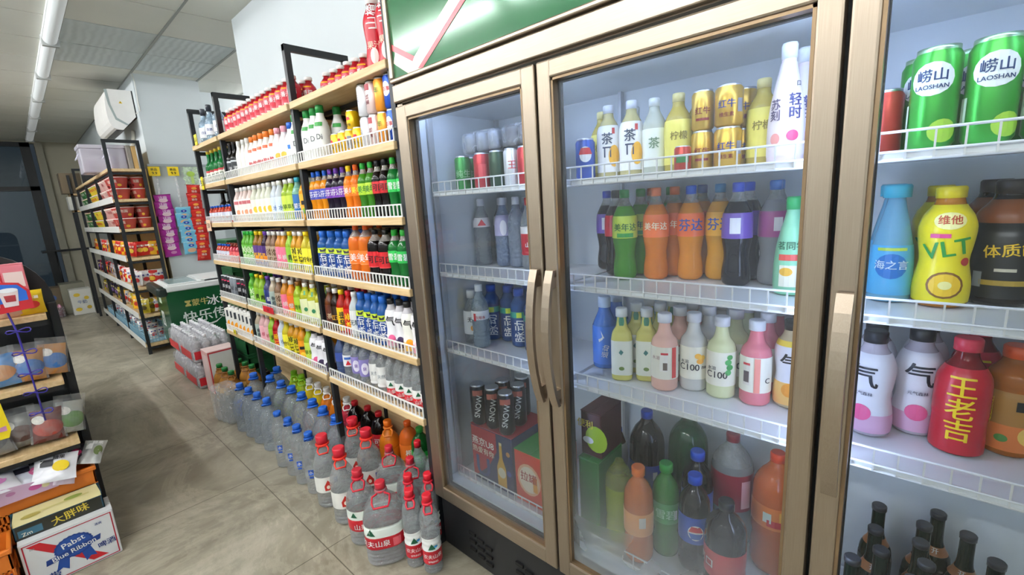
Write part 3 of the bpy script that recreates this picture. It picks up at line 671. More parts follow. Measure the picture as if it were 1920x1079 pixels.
B['cartooncan'] = tcan('8a90a8', [D(0, .1, .02, .02, WHT), Q(0, .04, .04, .05, '3a5aa8')]); B['pinkcan'] = tcan('eab0bc', [D(.004, .06, .014, .02, 'd85a80')])

USED = {}
def radius(proto): return max(v.co.x for v in proto[2][0][1].vertices)
def row(seq, y0, y1, z, x, shelf, rackname, kindname, group, back=False, gap=None):
    """seq = [(key, count, what it looks like)] placed from y0 (left in view) to y1"""
    n = sum(c for _, c, _ in seq); p = (y0-y1)/max(1, n-1) if gap is None else gap
    y = y0; i = 0
    for k, c, desc in seq:
        for j in range(c):
            if k:
                sq_ = min(1, .975*p/(2*radius(B[k]))) if n > 1 else 1
                lab = '%s, %s%s, %s, %s' % (desc, (ORD[j]+' from left' if c > 1 else 'one alone'), ' behind' if back else '', shelf, rackname)
                if lab in USED: USED[lab] += 1; lab = lab.replace(' from left', ' from left in run '+ORD[USED[lab]]) if c > 1 else lab.replace('one alone', ORD[USED[lab]]+' such')
                else: USED[lab] = 0
                zs = z if isinstance(z, (list, tuple)) else [z]
                for lv, zz in enumerate(zs):
                    put(B[k], (x+random.uniform(-.003, .003), y, zz), math.atan2(y, x)*.68+random.uniform(-.13, .13),
                        lab if len(zs) == 1 else lab+(' upper' if lv else ' lower'), group, (sq_, sq_, 1))
            y -= p; i += 1
SHN = ['top shelf', 'second shelf', 'third shelf', 'fourth shelf', 'fifth shelf', 'sixth shelf']
A1, A2, A3 = 2.225, 1.505, .0
def run(bay, lvl, seq, x=1.035, back=False, y0=None, y1=None):
    ya, yb = {1: (2.235, 1.49), 2: (3.345, 2.345), 3: (3.955, 3.45)}[bay]
    row(seq, y0 or ya, y1 or yb, RZ[lvl], x, SHN[lvl], ['', 'near rack', 'middle rack', 'narrow rack'][bay], '', 'drinks on the %s of the %s' % (SHN[lvl], ['', 'near rack', 'middle rack', 'narrow rack'][bay]), back)
# near rack
run(1, 0, [('smallred', 6, 'small red juice bottle')], 1.17, y0=2.235, y1=1.885)
run(1, 0, [('tallred', 2, 'tall red juice bottle')], 1.085, y0=1.65, y1=1.56)
run(1, 0, [('tallred', 2, 'tall red juice bottle')], 1.18, True, y0=1.665, y1=1.575)
run(1, 1, [('greenmilk', 3, 'white bottle with green cap'), ], 1.04, y0=2.235, y1=2.09)
run(1, 1, [('greenmilk', 1, 'white bottle with green cap')], 1.12, True, y0=2.085, y1=2.085)
run(1, 1, [('cartooncan', 1, 'grey blue can with white disc'), ('pinkcan', 1, 'pale pink can')], 1.11, y0=2.02, y1=1.95)
for i, y in enumerate((1.955, 1.893, 1.83, 1.765)):
    put(B['redbull' if i != 2 else 'redbull2'], (1.035, y, RZ[1]), .1*i, 'yellow energy can, %s from left behind fence of near rack second shelf' % ORD[i], 'yellow cans of the near rack')
put(B['redbull2'], (1.09, 1.90, RZ[1]), .3, 'yellow energy can under the topmost one, near rack second shelf', 'yellow cans of the near rack')
put(B['redbull'], (1.09, 1.90, RZ[1]+.093), .2, 'yellow energy can with red bull, topmost of the near rack', 'yellow cans of the near rack')
for i, (k, d) in enumerate([('canwhite', 'white tall can'), ('canpink', 'pale pink tall can'), ('canorange', 'orange tall can'), ('canblue', 'blue tall can with white disc')]):
    y = 1.70-.063*i
    put(B[k], (1.035, y, RZ[1]), .05*i, d+', lower of two stacked behind fence, near rack', 'tall cans stacked on the near rack')
    put(B[k], (1.035, y, RZ[1]+.1215), .08*i, d+', upper of two stacked under top board, near rack', 'tall cans stacked on the near rack')
run(1, 2, [('fanta', 3, 'orange soda with purple label'), ('grape', 3, 'dark grape soda with purple label'), ('fantay', 1, 'orange soda with yellow cap'), ('mirinda', 1, 'orange soda with orange cap'), ('lime', 2, 'lime soda with green cap'), ('coke', 2, 'cola with red label'), ('sprite', 2, 'green lemon soda')])
run(1, 2, [('fanta', 3, 'orange soda with purple label'), ('grape', 3, 'dark grape soda with purple label'), ('mirinda', 2, 'orange soda'), ('lime', 2, 'lime soda with green cap'), ('coke', 2, 'cola with red label'), ('sprite', 2, 'green lemon soda')], 1.11, True)
run(1, 3, [('mizone', 4, 'blue sport drink')], 1.04, y0=2.225, y1=1.985)
run(1, 3, [('bigorange', 2, 'large orange soda with orange cap'), ('bigcoke', 2, 'stout cola with red label')], 1.04, y0=1.905, y1=1.665)
run(1, 3, [('sprite', 2, 'green lemon soda')], 1.04, y0=1.60, y1=1.532)
run(1, 3, [('mizone', 4, 'blue sport drink'), ('bigorange', 2, 'large orange soda with orange cap'), ('bigcoke', 2, 'stout cola with red label'), ('sprite', 2, 'green lemon soda')], 1.125, True, y0=2.225, y1=1.55)
run(1, 3, [('pepsi', 1, 'blue-labelled cola')], 1.04, y0=1.4645, y1=1.4645)
run(1, 4, [('browntea', 1, 'brown tea bottle'), ('blacktea', 1, 'dark tea bottle'), ('yellowred', 1, 'yellow-labelled red drink'), ('redtea', 1, 'red tea bottle'), ('labelwater', 1, 'clear bottle with white label'), ('mizone', 4, 'blue sport drink'), ('qipink', 1, 'white bottle with pink fruit'), ('qigrape', 1, 'white bottle with dark purple foot'), ('qiorange', 1, 'white bottle with orange foot'), ('qirose', 1, 'white bottle with rose foot')])
run(1, 4, [('browntea', 1, 'brown tea bottle'), ('blacktea', 1, 'dark tea bottle'), ('redtea', 2, 'red tea bottle'), ('labelwater', 1, 'clear bottle with white label'), ('mizone', 4, 'blue sport drink'), ('qigrape', 3, 'white sparkling bottle with dark cap')], 1.115, True)
run(1, 5, [('darkwater', 1, 'dark blue bottle'), ('ybwater', 1, 'clear bottle with red triangle label'), ('violetwater', 2, 'clear bottle with violet label'), ], 1.04, y0=2.20, y1=1.975)
run(1, 5, [('paperwater', 2, 'clear bottle with pale paper label')], 1.04, y0=1.88, y1=1.81)
run(1, 5, [('nongfu', 5, 'water bottle with red cap and label')], 1.04, y0=1.735, y1=1.475)
run(1, 5, [('darkwater', 2, 'dark blue bottle'), ('violetwater', 2, 'clear bottle with violet label'), ('paperwater', 2, 'clear bottle with pale paper label'), ('nongfu', 5, 'water bottle with red cap and label')], 1.12, True)
# middle rack
run(2, 0, [('smallred', 14, 'small red juice bottle')], 1.06, y0=3.34, y1=2.37)
run(2, 0, [('smallred', 14, 'small red juice bottle')], 1.135, True, y0=3.30, y1=2.36)
run(2, 1, [('darkcap', 2, 'dark bottle'), ('slimwhite', 3, 'slim white milk bottle'), ('milky', 5, 'white milk bottle with orange cap'), ('pinkmilk', 2, 'white milk bottle with pink cap'), ('bluemilk', 1, 'white milk bottle with blue cap'), ('greenmilk', 1, 'white milk bottle with green cap')])
run(2, 2, [('peachwater', 4, 'pale pink-labelled bottle'), ('palewater', 4, 'pale cream-labelled bottle'), ('bluewhite', 2, 'white bottle with blue label'), ('apple', 2, 'light green apple drink'), ('teal', 1, 'teal capped tea'), ('orangejuice', 1, 'orange juice with orange cap')])
run(2, 2, [('peachwater', 4, 'pale pink-labelled bottle'), ('palewater', 4, 'pale cream-labelled bottle'), ('lemontea', 3, 'yellow tea'), ('apple', 2, 'light green apple drink')], 1.11, True)
run(2, 3, [('greentea', 3, 'green tea bottle with green cap'), ('mix', 2, 'purple and orange juice bottle'), ('plum', 1, 'dark plum juice bottle'), ('grain', 2, 'brown grain drink'), ('peach', 2, 'pink-labelled tea'), ('limetea', 1, 'light green tea'), ('yellowtea', 2, 'yellow-labelled tea'), ('lemontea', 2, 'lemon yellow tea')])
run(2, 3, [('greentea', 3, 'green tea bottle with green cap'), ('plum', 3, 'dark plum juice bottle'), ('grain', 2, 'brown grain drink'), ('yellowtea', 5, 'yellow-labelled tea')], 1.11, True)
run(2, 4, [('greentea', 1, 'green tea bottle'), ('limetea', 2, 'light green tea bottle'), ('purplewater', 1, 'navy grape drink'), ('clearjuice', 1, 'grey oat drink'), ('grain', 1, 'brown grain drink'), ('peach', 1, 'pink-labelled tea'), ('orangetea', 1, 'orange-labelled tea'), ('greenapple', 1, 'green apple drink'), ('jasmine', 3, 'square green-necked tea bottle')])
run(2, 4, [('greentea', 2, 'green tea bottle'), ('purplewater', 2, 'navy grape drink'), ('clearjuice', 2, 'grey oat drink'), ('orangetea', 3, 'orange-labelled tea'), ('jasmine', 3, 'square green-necked tea bottle')], 1.115, True)
run(2, 5, [('clearjuice', 1, 'grey oat drink'), ('pinkdrink', 2, 'pink peach drink'), ('limetea', 1, 'light green tea bottle'), ('redcan', 1, 'red date drink'), ('bluewhite', 1, 'white and blue water'), ('lemontea', 1, 'lemon yellow tea'), ('yellowtea', 2, 'yellow-labelled tea'), ('juicy', 1, 'orange juice bottle'), ('apple', 1, 'light green apple drink'), ('qipink', 1, 'white bottle with pink fruit'), ('qigrape', 2, 'white bottle with dark foot')])
run(2, 5, [('pinkdrink', 4, 'pink peach drink'), ('lemontea', 4, 'lemon yellow tea'), ('juicy', 3, 'orange juice bottle')], 1.115, True)
# narrow rack
run(3, 0, [('liquor', 3, 'clear blue liquor bottle')], 1.06, y0=3.88, y1=3.55)
run(3, 1, [('soju', 5, 'green liquor bottle')], 1.05, y0=3.88, y1=3.5)
run(3, 2, [('mini', 8, 'tiny blue-capped bottle')], 1.03)
run(3, 2, [('darkcap', 5, 'dark slim bottle')], 1.12, True)
run(3, 3, [('mini', 5, 'tiny blue-capped bottle'), ('minired', 4, 'tiny red bottle')], 1.03)
run(3, 3, [('minired', 9, 'tiny red bottle')], 1.09, True)
run(3, 4, [('blackcan', 3, 'black energy can'), ('greycan', 2, 'grey energy can'), ('blackcan', 3, 'black energy can')], 1.03)
run(3, 5, [('carton', 7, 'white juice carton with orange print')], 1.03)
row([('darkcap', 6, 'dark bottle')], 3.95, 3.58, .0, 1.17, 'floor', 'narrow rack', '', 'dark bottles on the floor under the narrow rack')
# price tags clipped to the board edges
def price_tag(y, z, c, label, w_=.05, h_=.035, x=.978, txt=None):
    b = MB().bev(x-.002, x, y-w_/2, y+w_/2, z-h_/2, z+h_/2, P(c, .4), .0008, seg=1)
    b.marks([T(txt or '5.0', h_*.6, 0, 0, DRK)], lambda u, v: (x-.0028, y-u, z+v))
    tag(b.build('price_tag'), label, 'price tag')
price_tag(3.86, 1.69, 'f5e11e', 'yellow price tag on second shelf of the narrow rack', .05, .09); price_tag(3.83, 1.985, 'f5e11e', 'yellow price tag on top shelf of the narrow rack', .06, .07)
price_tag(3.75, .60, 'f5e11e', 'yellow price tag under the juice cartons of the narrow rack'); price_tag(3.9, 1.39, 'f2c8a8', 'pink and orange price tag on third shelf, narrow rack', .1, .08)
price_tag(2.98, .865, RED, 'red price tag on fifth shelf of the middle rack', .17, .04)

# ================================================================== FRIDGE CONTENTS
def one(proto, x, y, z, label, group=None, rz=.5, scale=1): return put(proto, (x, y, z), math.atan2(y, x)*.9+(rz-.5)*.35, label, group, scale)
Z1, Z2, Z3, Z4 = 1.49, 1.19, .885, .345
def soda2(liq, cap, lab, txt, tc, h=.27, r=.036, tr=.6, lz=(.46, .7), more=(), sz=.034, empty_top=True):
    return bottle('soda_bottle', h, r, 'soda', L(liq, tr), capm(cap), [(lz[0], lz[1], P(lab, .3))], ([T(txt, sz, 0, h*(lz[0]+lz[1])/2, tc)] if txt else [])+list(more), fill=.8, fillmat=L('eef0ea', .95, .04, 1.2, .35), caph=.024)
# middle door, second shelf
cF = soda2('0c0605', DRK, 'c81e30', '', WHT, tr=.1, more=[Q(.0, .165, .012, .02, WHT)])
gF = soda2('4fae1c', '1fa04a', 'c5e04a', '美年达', '1f6a2a', tr=.75, more=[Q(0, .133, .05, .012, '2a9a3a')], sz=.024)
oF = soda2('f58a1c', 'f5804a', 'f0702c', '美年达', 'fff0d0', sz=.024); fF = soda2('f79a1a', BLU, 'f06a28', '芬达', '1c4aa8', sz=.036)
fY = soda2('f8b02a', '2f86b8', 'f7b52a', '芬达', '1c4aa8', sz=.036); pF = soda2('14101c', '2f52c8', '6c4ab0', '', WHT, tr=.15, more=[Q(-.004, .157, .026, .04, 'e8e8f4')])
kF = soda2('a8a8b0', '1f74c8', 'a84a8a', '', WHT, tr=.85, more=[Q(.01, .157, .02, .034, 'efe8ee')])
xm = bottle('tea_bottle', .225, .034, 'cone', P('8fd8ae', .3), capm('2fb868'), [(.08, .7, P('93dab0', .3))], [T('茗同学', .02, 0, .115, '2f6a4a', 0), Q(0, .088, .05, .014, 'e0524a'), Q(0, .045, .045, .05, 'f3efd8'), D(-.008, .055, .014, .01, 'f0b840')])
G2 = 'drinks on the second shelf behind the middle glass door'
one(cF, 1.285, .728, Z2, 'cola bottle with red label, left end behind the middle door', G2); one(cF, 1.362, .752, Z2, 'cola bottle with red label, behind the green lime soda', G2)
one(gF, 1.235, .672, Z2, 'bright green lime soda, front one of two behind middle door', G2, .7); one(gF, 1.33, .668, Z2, 'bright green lime soda, rear one half hidden by the orange soda', G2)
one(oF, 1.27, .59, Z2, 'orange soda with pale orange cap beside the green lime soda', G2); one(oF, 1.345, .566, Z2, 'orange soda with pinkish cap, second of the oranges', G2)
one(fF, 1.305, .502, Z2, 'orange soda with blue lettering and blue cap', G2, .6); one(fY, 1.335, .433, Z2, 'yellow orange soda with blue lettering beside dark grape soda', G2, .6)
one(pF, 1.265, .366, Z2, 'dark grape soda with violet label, front one', G2); one(pF, 1.355, .365, Z2, 'dark grape soda with violet label, rear one', G2)
one(kF, 1.315, .292, Z2, 'clear grey soda with magenta label and blue cap', G2); one(kF, 1.405, .305, Z2, 'clear grey soda with magenta label, rear one', G2)
one(xm, 1.215, .232, Z2, 'mint green tea bottle with green cap by the bronze post', G2, .5)
for i, (k, y) in enumerate([(pF, .845), (gF, .632), (oF, .695), (fF, .535)]): one(k, 1.405 if i else 1.38, y-.028, Z2, 'soda bottle at the back of the second shelf, %s from the left' % ORD[i], G2)
# middle door, first shelf
cpi = bottle('tea_bottle', .20, .033, 'tea', L('efe2a0', .8), capm('e8eaf0'), [(.08, .72, P('f4f3ee', .35))], [T('茶', .034, -.006, .108, '2a3a5a'), Q(-.006, .084, .026, .004, '2a3a5a'), Q(-.013, .07, .004, .026, '2a3a5a'), Q(.003, .07, .004, .026, '2a3a5a'), D(.014, .06, .016, .03, 'f2b630'), Q(.012, .128, .008, .016, 'c83a30')])
ytea = bottle('tea_bottle', .195, .034, 'tea', L('e8d060', .8), capm('e6d890'), [(.1, .66, P('ece06a', .35))], [T('柠檬', .022, 0, .09, '8a7a20')]); pale = bottle('tea_bottle', .195, .031, 'tea', L('e8ecd8', .85), capm('dfe4e0'), [(.1, .6, P('e8ede0'))], [T('茶', .03, 0, .08, '6a8a6a')])
gold = can(.094, .026, 'd8b04a', 'd8dade', [T('红牛', .018, 0, .045, '8a1a1a'), Q(0, .025, .03, .006, '8a2020')], metal=.6); goldb = can(.094, .031, 'd0a53c', 'd8dade', [T('红牛', .02, -.006, .05, '2a3a8a'), T('维生素', .011, -.006, .026, '8a2020'), Q(.025, .045, .014, .03, '8a8a90')], metal=.6)
qs = bottle('tall_soda_bottle', .245, .035, 'cone', P('f2dfe2', .3), capm('f0f2f4'), [(.06, .84, P('f4e6e8', .3))], [T('轻\n时', .028, .014, .115, '3a3a7a'), D(.01, .055, .012, .011, 'e04a80'), T('苏\n刻', .024, -.026, .11, '5a4a6a'), D(-.024, .05, .01, .012, 'f0a098'), T('口', .012, .02, .16, '4a4a5a')])
pep = can(.115, .028, '1c4fb0', marks=[D(0, .07, .018, .022, WHT), ('p', [(-.02, .07), (.02, .07), (.012, .088), (-.012, .088)], P(RED))])
G1 = 'drinks on the top shelf behind the middle glass door'
one(pep, 1.16, .755, Z1, 'blue cola can at the left end of the top shelf', G1, .7)
one(ytea, 1.245, .748, Z1, 'yellow tea bottle behind the blue cola can', G1)
one(cpi, 1.20, .700, Z1, 'white-labelled tea bottle with mango, left of the pair', G1, .7); one(cpi, 1.195, .626, Z1, 'white-labelled tea bottle with mango, right of the pair', G1, .7)
one(pale, 1.27, .655, Z1, 'pale tea bottle behind the mango tea', G1); one(pale, 1.20, .562, Z1, 'pale tea bottle with white label between mango and yellow tea', G1)
one(ytea, 1.20, .497, Z1, 'yellow lemon tea bottle beside the gold cans', G1, .7); one(ytea, 1.27, .475, Z1, 'yellow lemon tea bottle, rear one by the gold cans', G1)
rgc = can(.06, .02, 'b83a2a', marks=[Q(0, .03, .03, .02, '2f7a3a')]); one(rgc, 1.145, .463, Z1, 'short red and green can in front of the yellow tea', G1)
one(gold, 1.195, .434, Z1, 'slim gold energy can, bottom of the left stack', G1); one(gold, 1.195, .434, Z1+.0945, 'slim gold energy can, top of the left stack', G1)
one(goldb, 1.19, .372, Z1, 'wide gold energy can, bottom of the right stack', G1, .7); one(goldb, 1.19, .372, Z1+.0945, 'wide gold energy can, top of the right stack', G1, .7)
one(goldb, 1.27, .362, Z1, 'gold energy can in the shade, bottom of the rear stack', G1); one(goldb, 1.27, .362, Z1+.0945, 'gold energy can in the shade, top of the rear stack', G1)
one(ytea, 1.23, .308, Z1, 'yellow tea bottle left of the tall pink bottles', G1)
one(qs, 1.175, .248, Z1, 'tall pale pink soda bottle nearest the bronze post', G1, .8); one(qs, 1.245, .232, Z1, 'tall pale pink soda bottle behind its twin', G1, .5); one(qs, 1.32, .225, Z1, 'tall pale pink soda bottle at the rear', G1, .5)
# middle door, third shelf
jas = bottle('square_tea_bottle', .225, .031, 'flask', L('f0e87a', .4), capm('eef2f0'), [(.08, .56, P('eef0e2', .3))], [('p', [(-.008, .09), (-.001, .082), (.006, .092), (-.002, .1)], P('2a7a7a')), D(.0, .04, .008, .006, '6a8a3a')], sq=4, neckband=(.755, .87, P('2f8a68')), capr=.018, caph=.026)
def c100(liq, mk, band=None): return bottle('juice_bottle', .225, .037, 'flask', L(liq, .25), capm('ebebf0'), [(.16, .58, P('f4efdc', .35))], mk, capr=.02, caph=.026)
c_pk = c100('fac4b0', [Q(-.002, .085, .022, .05, 'f8f4ea'), Q(.0, .112, .02, .006, RED), Q(.002, .075, .012, .022, '6a5a50'), Q(.028, .085, .014, .09, 'e03a3a'), T('水溶', .012, -.024, .1, 'a8807a')])
c_gy = c100('dcdad4', [T('C100', .026, -.012, .072, DRK), D(.012, .105, .009, .008, 'f2b020'), D(.024, .1, .009, .008, 'f5c030'), D(.018, .09, .01, .008, 'f0a820'), T('水溶', .012, -.024, .088, DRK), T('西柚', .009, .03, .072, DRK)])
c_gr = c100('e8ecb8', [T('C100', .026, -.012, .068, DRK), D(.022, .118, .008, .007, '3aa04a'), D(.018, .104, .009, .008, '4ab05a'), D(.022, .09, .009, .008, '3aa04a'), D(.018, .076, .008, .008, '4ab05a'), T('水溶', .012, -.024, .086, DRK)])
c_rd = c100('ee8290', [Q(-.022, .085, .018, .06, 'e8e0d4'), Q(-.022, .112, .018, .006, RED), Q(-.022, .078, .014, .03, '5a4a48'), Q(.004, .083, .014, .092, 'f09080'), T('C', .02, .03, .07, DRK)])
blz = bottle('sport_drink_bottle', .235, .04, 'milk', L('4a86dc', .6), capm('c8d8ea'), [(.06, .6, P('3a7ad8', .3))], [('p', [(-.02, .1), (.0, .105), (-.012, .13), (-.005, .1), (-.018, .09)], P(WHT)), T('运动', .022, .002, .06, WHT, 80)])
qo = bottle('sparkling_water_bottle', .225, .038, 'hour', L('f0d8b0', .6), capm(DRK), [(.04, .3, P('f7c472', .35)), (.3, .72, P('eceaf2', .35)), (.72, .78, P('f0d040'))], [T('气', .055, 0, .12, DRK), D(0, .05, .02, .018, 'f5a030')])
G3 = 'drinks on the third shelf behind the middle glass door'
one(blz, 1.255, .79-.03, Z3, 'blue sport drink, front one at the left end', G3); one(blz, 1.34, .80-.035, Z3, 'blue sport drink, rear one in the corner', G3)
for i, (x, y) in enumerate([(1.19, .662), (1.27, .655), (1.35, .65)]): one(jas, x, y, Z3, 'square yellow tea bottle with green neck, left column, %s' % ['front', 'middle', 'rear'][i], G3, .5)
for i, (x, y) in enumerate([(1.225, .598), (1.30, .59), (1.38, .585)]): one(jas, x, y, Z3, 'square yellow tea bottle with green neck, right column, %s' % ['front', 'middle', 'rear'][i], G3, .5)
c_or = c100('f0a070', [T('C100', .024, 0, .07, DRK)])
for i, (x, y) in enumerate([(1.195, .529), (1.285, .522), (1.37, .517)]): one(c_pk, x, y, Z3, 'peach-coloured juice bottle with barcode label, %s of its column' % ['front', 'middle', 'rear'][i], G3, .6)
for i, (x, y) in enumerate([(1.24, .463), (1.33, .453), (1.41, .447)]): one(c_gy, x, y, Z3, 'greyish juice bottle with yellow fruit label, %s of its column' % ['front', 'middle', 'rear'][i], G3, .6)
for i, (x, y) in enumerate([(1.235, .386), (1.325, .377), (1.41, .37)]): one(c_gr, x, y, Z3, 'pale green juice bottle with green fruits, %s of its column' % ['front', 'middle', 'rear'][i], G3, .6)
for i, (x, y) in enumerate([(1.24, .302), (1.33, .298), (1.415, .293)]): one(c_rd, x, y, Z3, 'pink juice bottle with striped label, %s of its column' % ['front', 'middle', 'rear'][i], G3, .6)
for i, (x, y) in enumerate([(1.27, .228), (1.355, .226)]): one(qo, x, y, Z3, 'white and orange sparkling bottle by the bronze post, %s' % ['front', 'rear'][i], G3, .6)
# middle door, floor of the fridge
TOPC = L('eef0ea', .95, .04, 1.2, .35)
def big(liq, cap, lab, h, r, txt='', tc=WHT, lz=(.34, .62), tr=.55, fill=None, more=(), caph=.026): return bottle('large_soda_bottle', h, r, 'two', L(liq, tr), capm(cap), [(lz[0], lz[1], P(lab, .3))] if lab else None, ([T(txt, r*.8, 0, h*(lz[0]+lz[1])/2, tc)] if txt else [])+list(more), fill=fill, fillmat=TOPC if fill else None, caph=caph, capr=.02, seg=24)
o1 = big('f08a4a', 'f5803a', 'f5a860', .305, .043, '', more=[Q(.012, .145, .02, .034, 'e8e0d0')], lz=(.32, .56)); gq = big('3f9a34', '2f9a40', '3f9a4a', .30, .041, '雪碧', 'a8dcb0', tr=.75, lz=(.4, .62), more=[Q(.03, .15, .012, .03, 'd8e8d8')])
ygb = bottle('large_soda_bottle', .30, .045, 'two', L('b8cc38', .8), None, None, (), fill=.62, fillmat=L('c8d060', .95, .04, 1.2, .35)); 
pq = big('0d0908', '1a50c8', '1f50b8', .30, .043, '', tr=.1, more=[D(.0, .14, .022, .024, WHT), ('p', [(-.02, .142), (.02, .142), (.012, .16), (-.012, .16)], P(RED)), ('p', [(-.02, .138), (.02, .138), (.012, .12), (-.012, .12)], P(BLU))])
ck = big('0d0605', DRK, 'd03038', .27, .053, '', tr=.1, lz=(.22, .52), more=[T('可口', .03, -.06, .1, WHT)]); gy2 = big('a8a8a8', 'a02a38', '9a2438', .37, .06, tr=.7, lz=(.36, .68), fill=.74, more=[Q(.0, .145, .026, .032, 'd8d4d0'), Q(.045, .19, .03, .09, 'e8b0b8')])
or2 = big('e8743a', 'f0502c', 'e8803a', .37, .06, '', lz=(.42, .6), more=[Q(-.02, .19, .022, .03, 'dfe8d8'), Q(.03, .2, .04, .03, 'f2b050'), Q(.01, .175, .06, .02, RED)]); sp2 = big('1c5a30', '1f5a30', None, .40, .062, tr=.75)
bl2 = big('0c0a0c', '2450c8', '2a50b8', .38, .058, tr=.1, lz=(.3, .52), more=[Q(.03, .16, .016, .03, WHT)])
mt = bottle('milk_tea_bottle', .33, .033, 'tea', L('5a3a28', .4), capm('e4e6ea'), [(.1, .72, P('e0dcd8', .35))], [D(-.004, .2, .008, .008, 'c8284a'), T('奶茶', .02, 0, .15, '6a5a50')], neckband=(.84, .88, P('2a5ac8')))
G4 = 'bottles on the floor of the fridge behind the middle glass door'
one(ygb, 1.155, .658, Z4, 'clear bottle half full of yellow-green drink', G4); one(o1, 1.118, .574, Z4, 'orange soda bottle with orange cap in front on the fridge floor', G4, .6)
one(gq, 1.19, .52, Z4, 'green soda bottle with green cap beside the orange one', G4, .6); one(pq, 1.185, .432, Z4, 'dark cola bottle with blue cap in front', G4, .9)
one(pq, 1.28, .46, Z4, 'dark cola bottle with blue cap, second one behind', G4, .9, 1.06); one(ck, 1.16, .338, Z4, 'squat cola bottle with wide red label', G4, .7)
one(gy2, 1.365, .385, Z4, 'large clear bottle with dark red label', G4, .5); one(or2, 1.325, .255, Z4, 'large orange bottle at the right of the fridge floor', G4, .6)
one(sp2, 1.385, .53, Z4, 'large dark green bottle standing at the back', G4); one(bl2, 1.335, .652, Z4, 'large dark bottle with big blue cap at the back', G4, .5); one(mt, 1.31, .750, Z4, 'milk tea bottle with white cap beside the large dark bottle', G4)
def carton(name, label, x0, x1, y0, y1, z, h, cols, marks_l=(), marks_f=(), top=None, side=None, cat='box', group=None):
    """closed cardboard box; marks_f on the -X face (u to -Y), marks_l on the -Y face (u to +X), both from the face centre"""
    cx, cy = (x0+x1)/2, (y0+y1)/2; r = empty(name, label, cat, (cx, cy, z+.0009), 0, group)
    dx, dy = (x1-x0)/2, (y1-y0)/2; b = MB()
    b.bev(-dx, dx, -dy, dy, 0, h, P(cols), .003, seg=1)
    if side: b.box(-dx-.0004, -dx+.002, -dy+.003, dy-.003, .003, h-.003, P(side))
    b.marks(marks_f, lambda u, v: (-dx-.0012, -u, h/2+v)); b.marks(marks_l, lambda u, v: (u, -dy-.0012, h/2+v))
    b.build('body', r)
    t = MB().box(-dx, dx, -dy, -.001, h, h+.002, P(top or cols)).box(-dx, dx, .001, dy, h, h+.002, P(top or cols)); t.build('flap', r)
    return r
carton('apple_box', 'green beverage box under the dark red box at the left', 1.10, 1.25, .70, .775, Z4, .27, '1f7a2c', [Q(0, -.03, .06, .03, '14501e')], (), '2a8a38')
carton('apple_box', 'dark red box with green apple print on the green box', 1.12, 1.25, .70, .775, Z4+.275, .15, '4a1420', (), [D(.02, -.01, .04, .045, 'a8c82a'), D(-.01, -.02, .02, .012, WHT), T('便利', .03, -.02, .035, 'e8d030')], '5a1a26')
# narrow door
G5 = 'drinks behind the narrow glass door'
gc = can(.125, .03, '1f8a34', marks=[T('纯生', .03, 0, .06, '8ac890')]); rc = can(.125, .032, 'b8242e', marks=[Q(0, .06, .03, .05, 'd84a50')]); dc = can(.125, .03, '24442c'); wc = can(.125, .028, 'dcdcd8', marks=[T('王', .03, 0, .07, 'c8404a')])
for i, (p, y, d) in enumerate([(gc, 1.31, 'green can'), (rc, 1.205, 'red can'), (dc, 1.13, 'dark green can'), (wc, 1.062, 'white can'), (rc, .995, 'red can'), (gc, .92, 'green can')]):
    one(p, 1.18, y, Z1, '%s on the top shelf behind narrow door, %s from left' % (d, ORD[i]), G5, .7)
    one(p, 1.255, y+.02, Z1, '%s behind the front cans, narrow door, %s from left' % (d, ORD[i]), G5, .7)
pack = MB().bev(-.06, .06, -.09, .09, 0, .075, FILM('e4e6ea', .22, .06), .015); pkm = pack.mesh('wrap')
for i, (x, y) in enumerate([(1.22, 1.20), (1.22, 1.0)]):
    inner = MB()
    for a in (-.03, .03):
        for c in (-.06, 0, .06): inner.lathe([(.004, .022), (.01, .027), (.062, .027), (.07, .022)], P('3a3438' if i else '8a8f98', .3, .4), 12, cx=a, cy=c)
    put(('can_pack', 'pack', [('wrap', pkm, []), ('cans', inner.mesh('cans'), [])]), (x, y, Z1+.127), 0, 'shrink-wrapped can pack lying on the %s cans of the narrow door' % ['left', 'right'][i], G5)
w1 = water('e8eaf2', [(.58, .72, 'efe8ea')], [('p', [(-.018, .16), (.018, .16), (0, .185)], P('c83040'))], .265, .034); w2 = water('e8eaf2', [], [], .265, .034, body=L('c8d8f0', 1, .03, 1.33, .2)); w3 = water(RED, [(.2, .5, 'c02838'), (.5, .6, 'e8e8ea')], [T('山泉', .02, 0, .09, WHT)], .26, .032)
wv = water('dfe6f2', [(.45, .75, 'b8b4dc')], [D(0, .15, .014, .03, 'f0ecf8')], .265, .034, body=L('b8ccf0', 1, .03, 1.33, .2))
for i, (p, x, y, d) in enumerate([(w1, 1.29, 1.345, 'clear bottle with red triangle label'), (w1, 1.352, 1.275, 'clear ribbed bottle'), (wv, 1.3, 1.235, 'blue clear bottle with violet label'), (w2, 1.3, 1.165, 'blue clear bottle'), (w2, 1.36, 1.12, 'blue clear bottle'), (w3, 1.28, 1.085, 'bottle with red label'), (w3, 1.3, .98, 'bottle with red label'), (w2, 1.4, 1.2, 'blue clear bottle'), (w1, 1.385, 1.325, 'clear ribbed bottle')]):
    one(p, x, y, Z2, '%s on the second shelf, narrow door, %s placed' % (d, ORD[i]), G5, .7)
lw = bottle('water_bottle', .215, .037, 'milk', CLEAR, capm('eef0f2'), [(.18, .62, P('eceef0'))], [T('无糖', .022, 0, .1, '4a4a50'), D(0, .065, .01, .012, 'f0a840')]); ww = water('f2f4f6', [(.46, .6, 'eceef0')], [T('饮用水', .014, 0, .125, 'b83040'), Q(-.022, .126, .01, .03, RED)], .25, .034, body=L('d0e0ea', 1, .03, 1.33, .2))
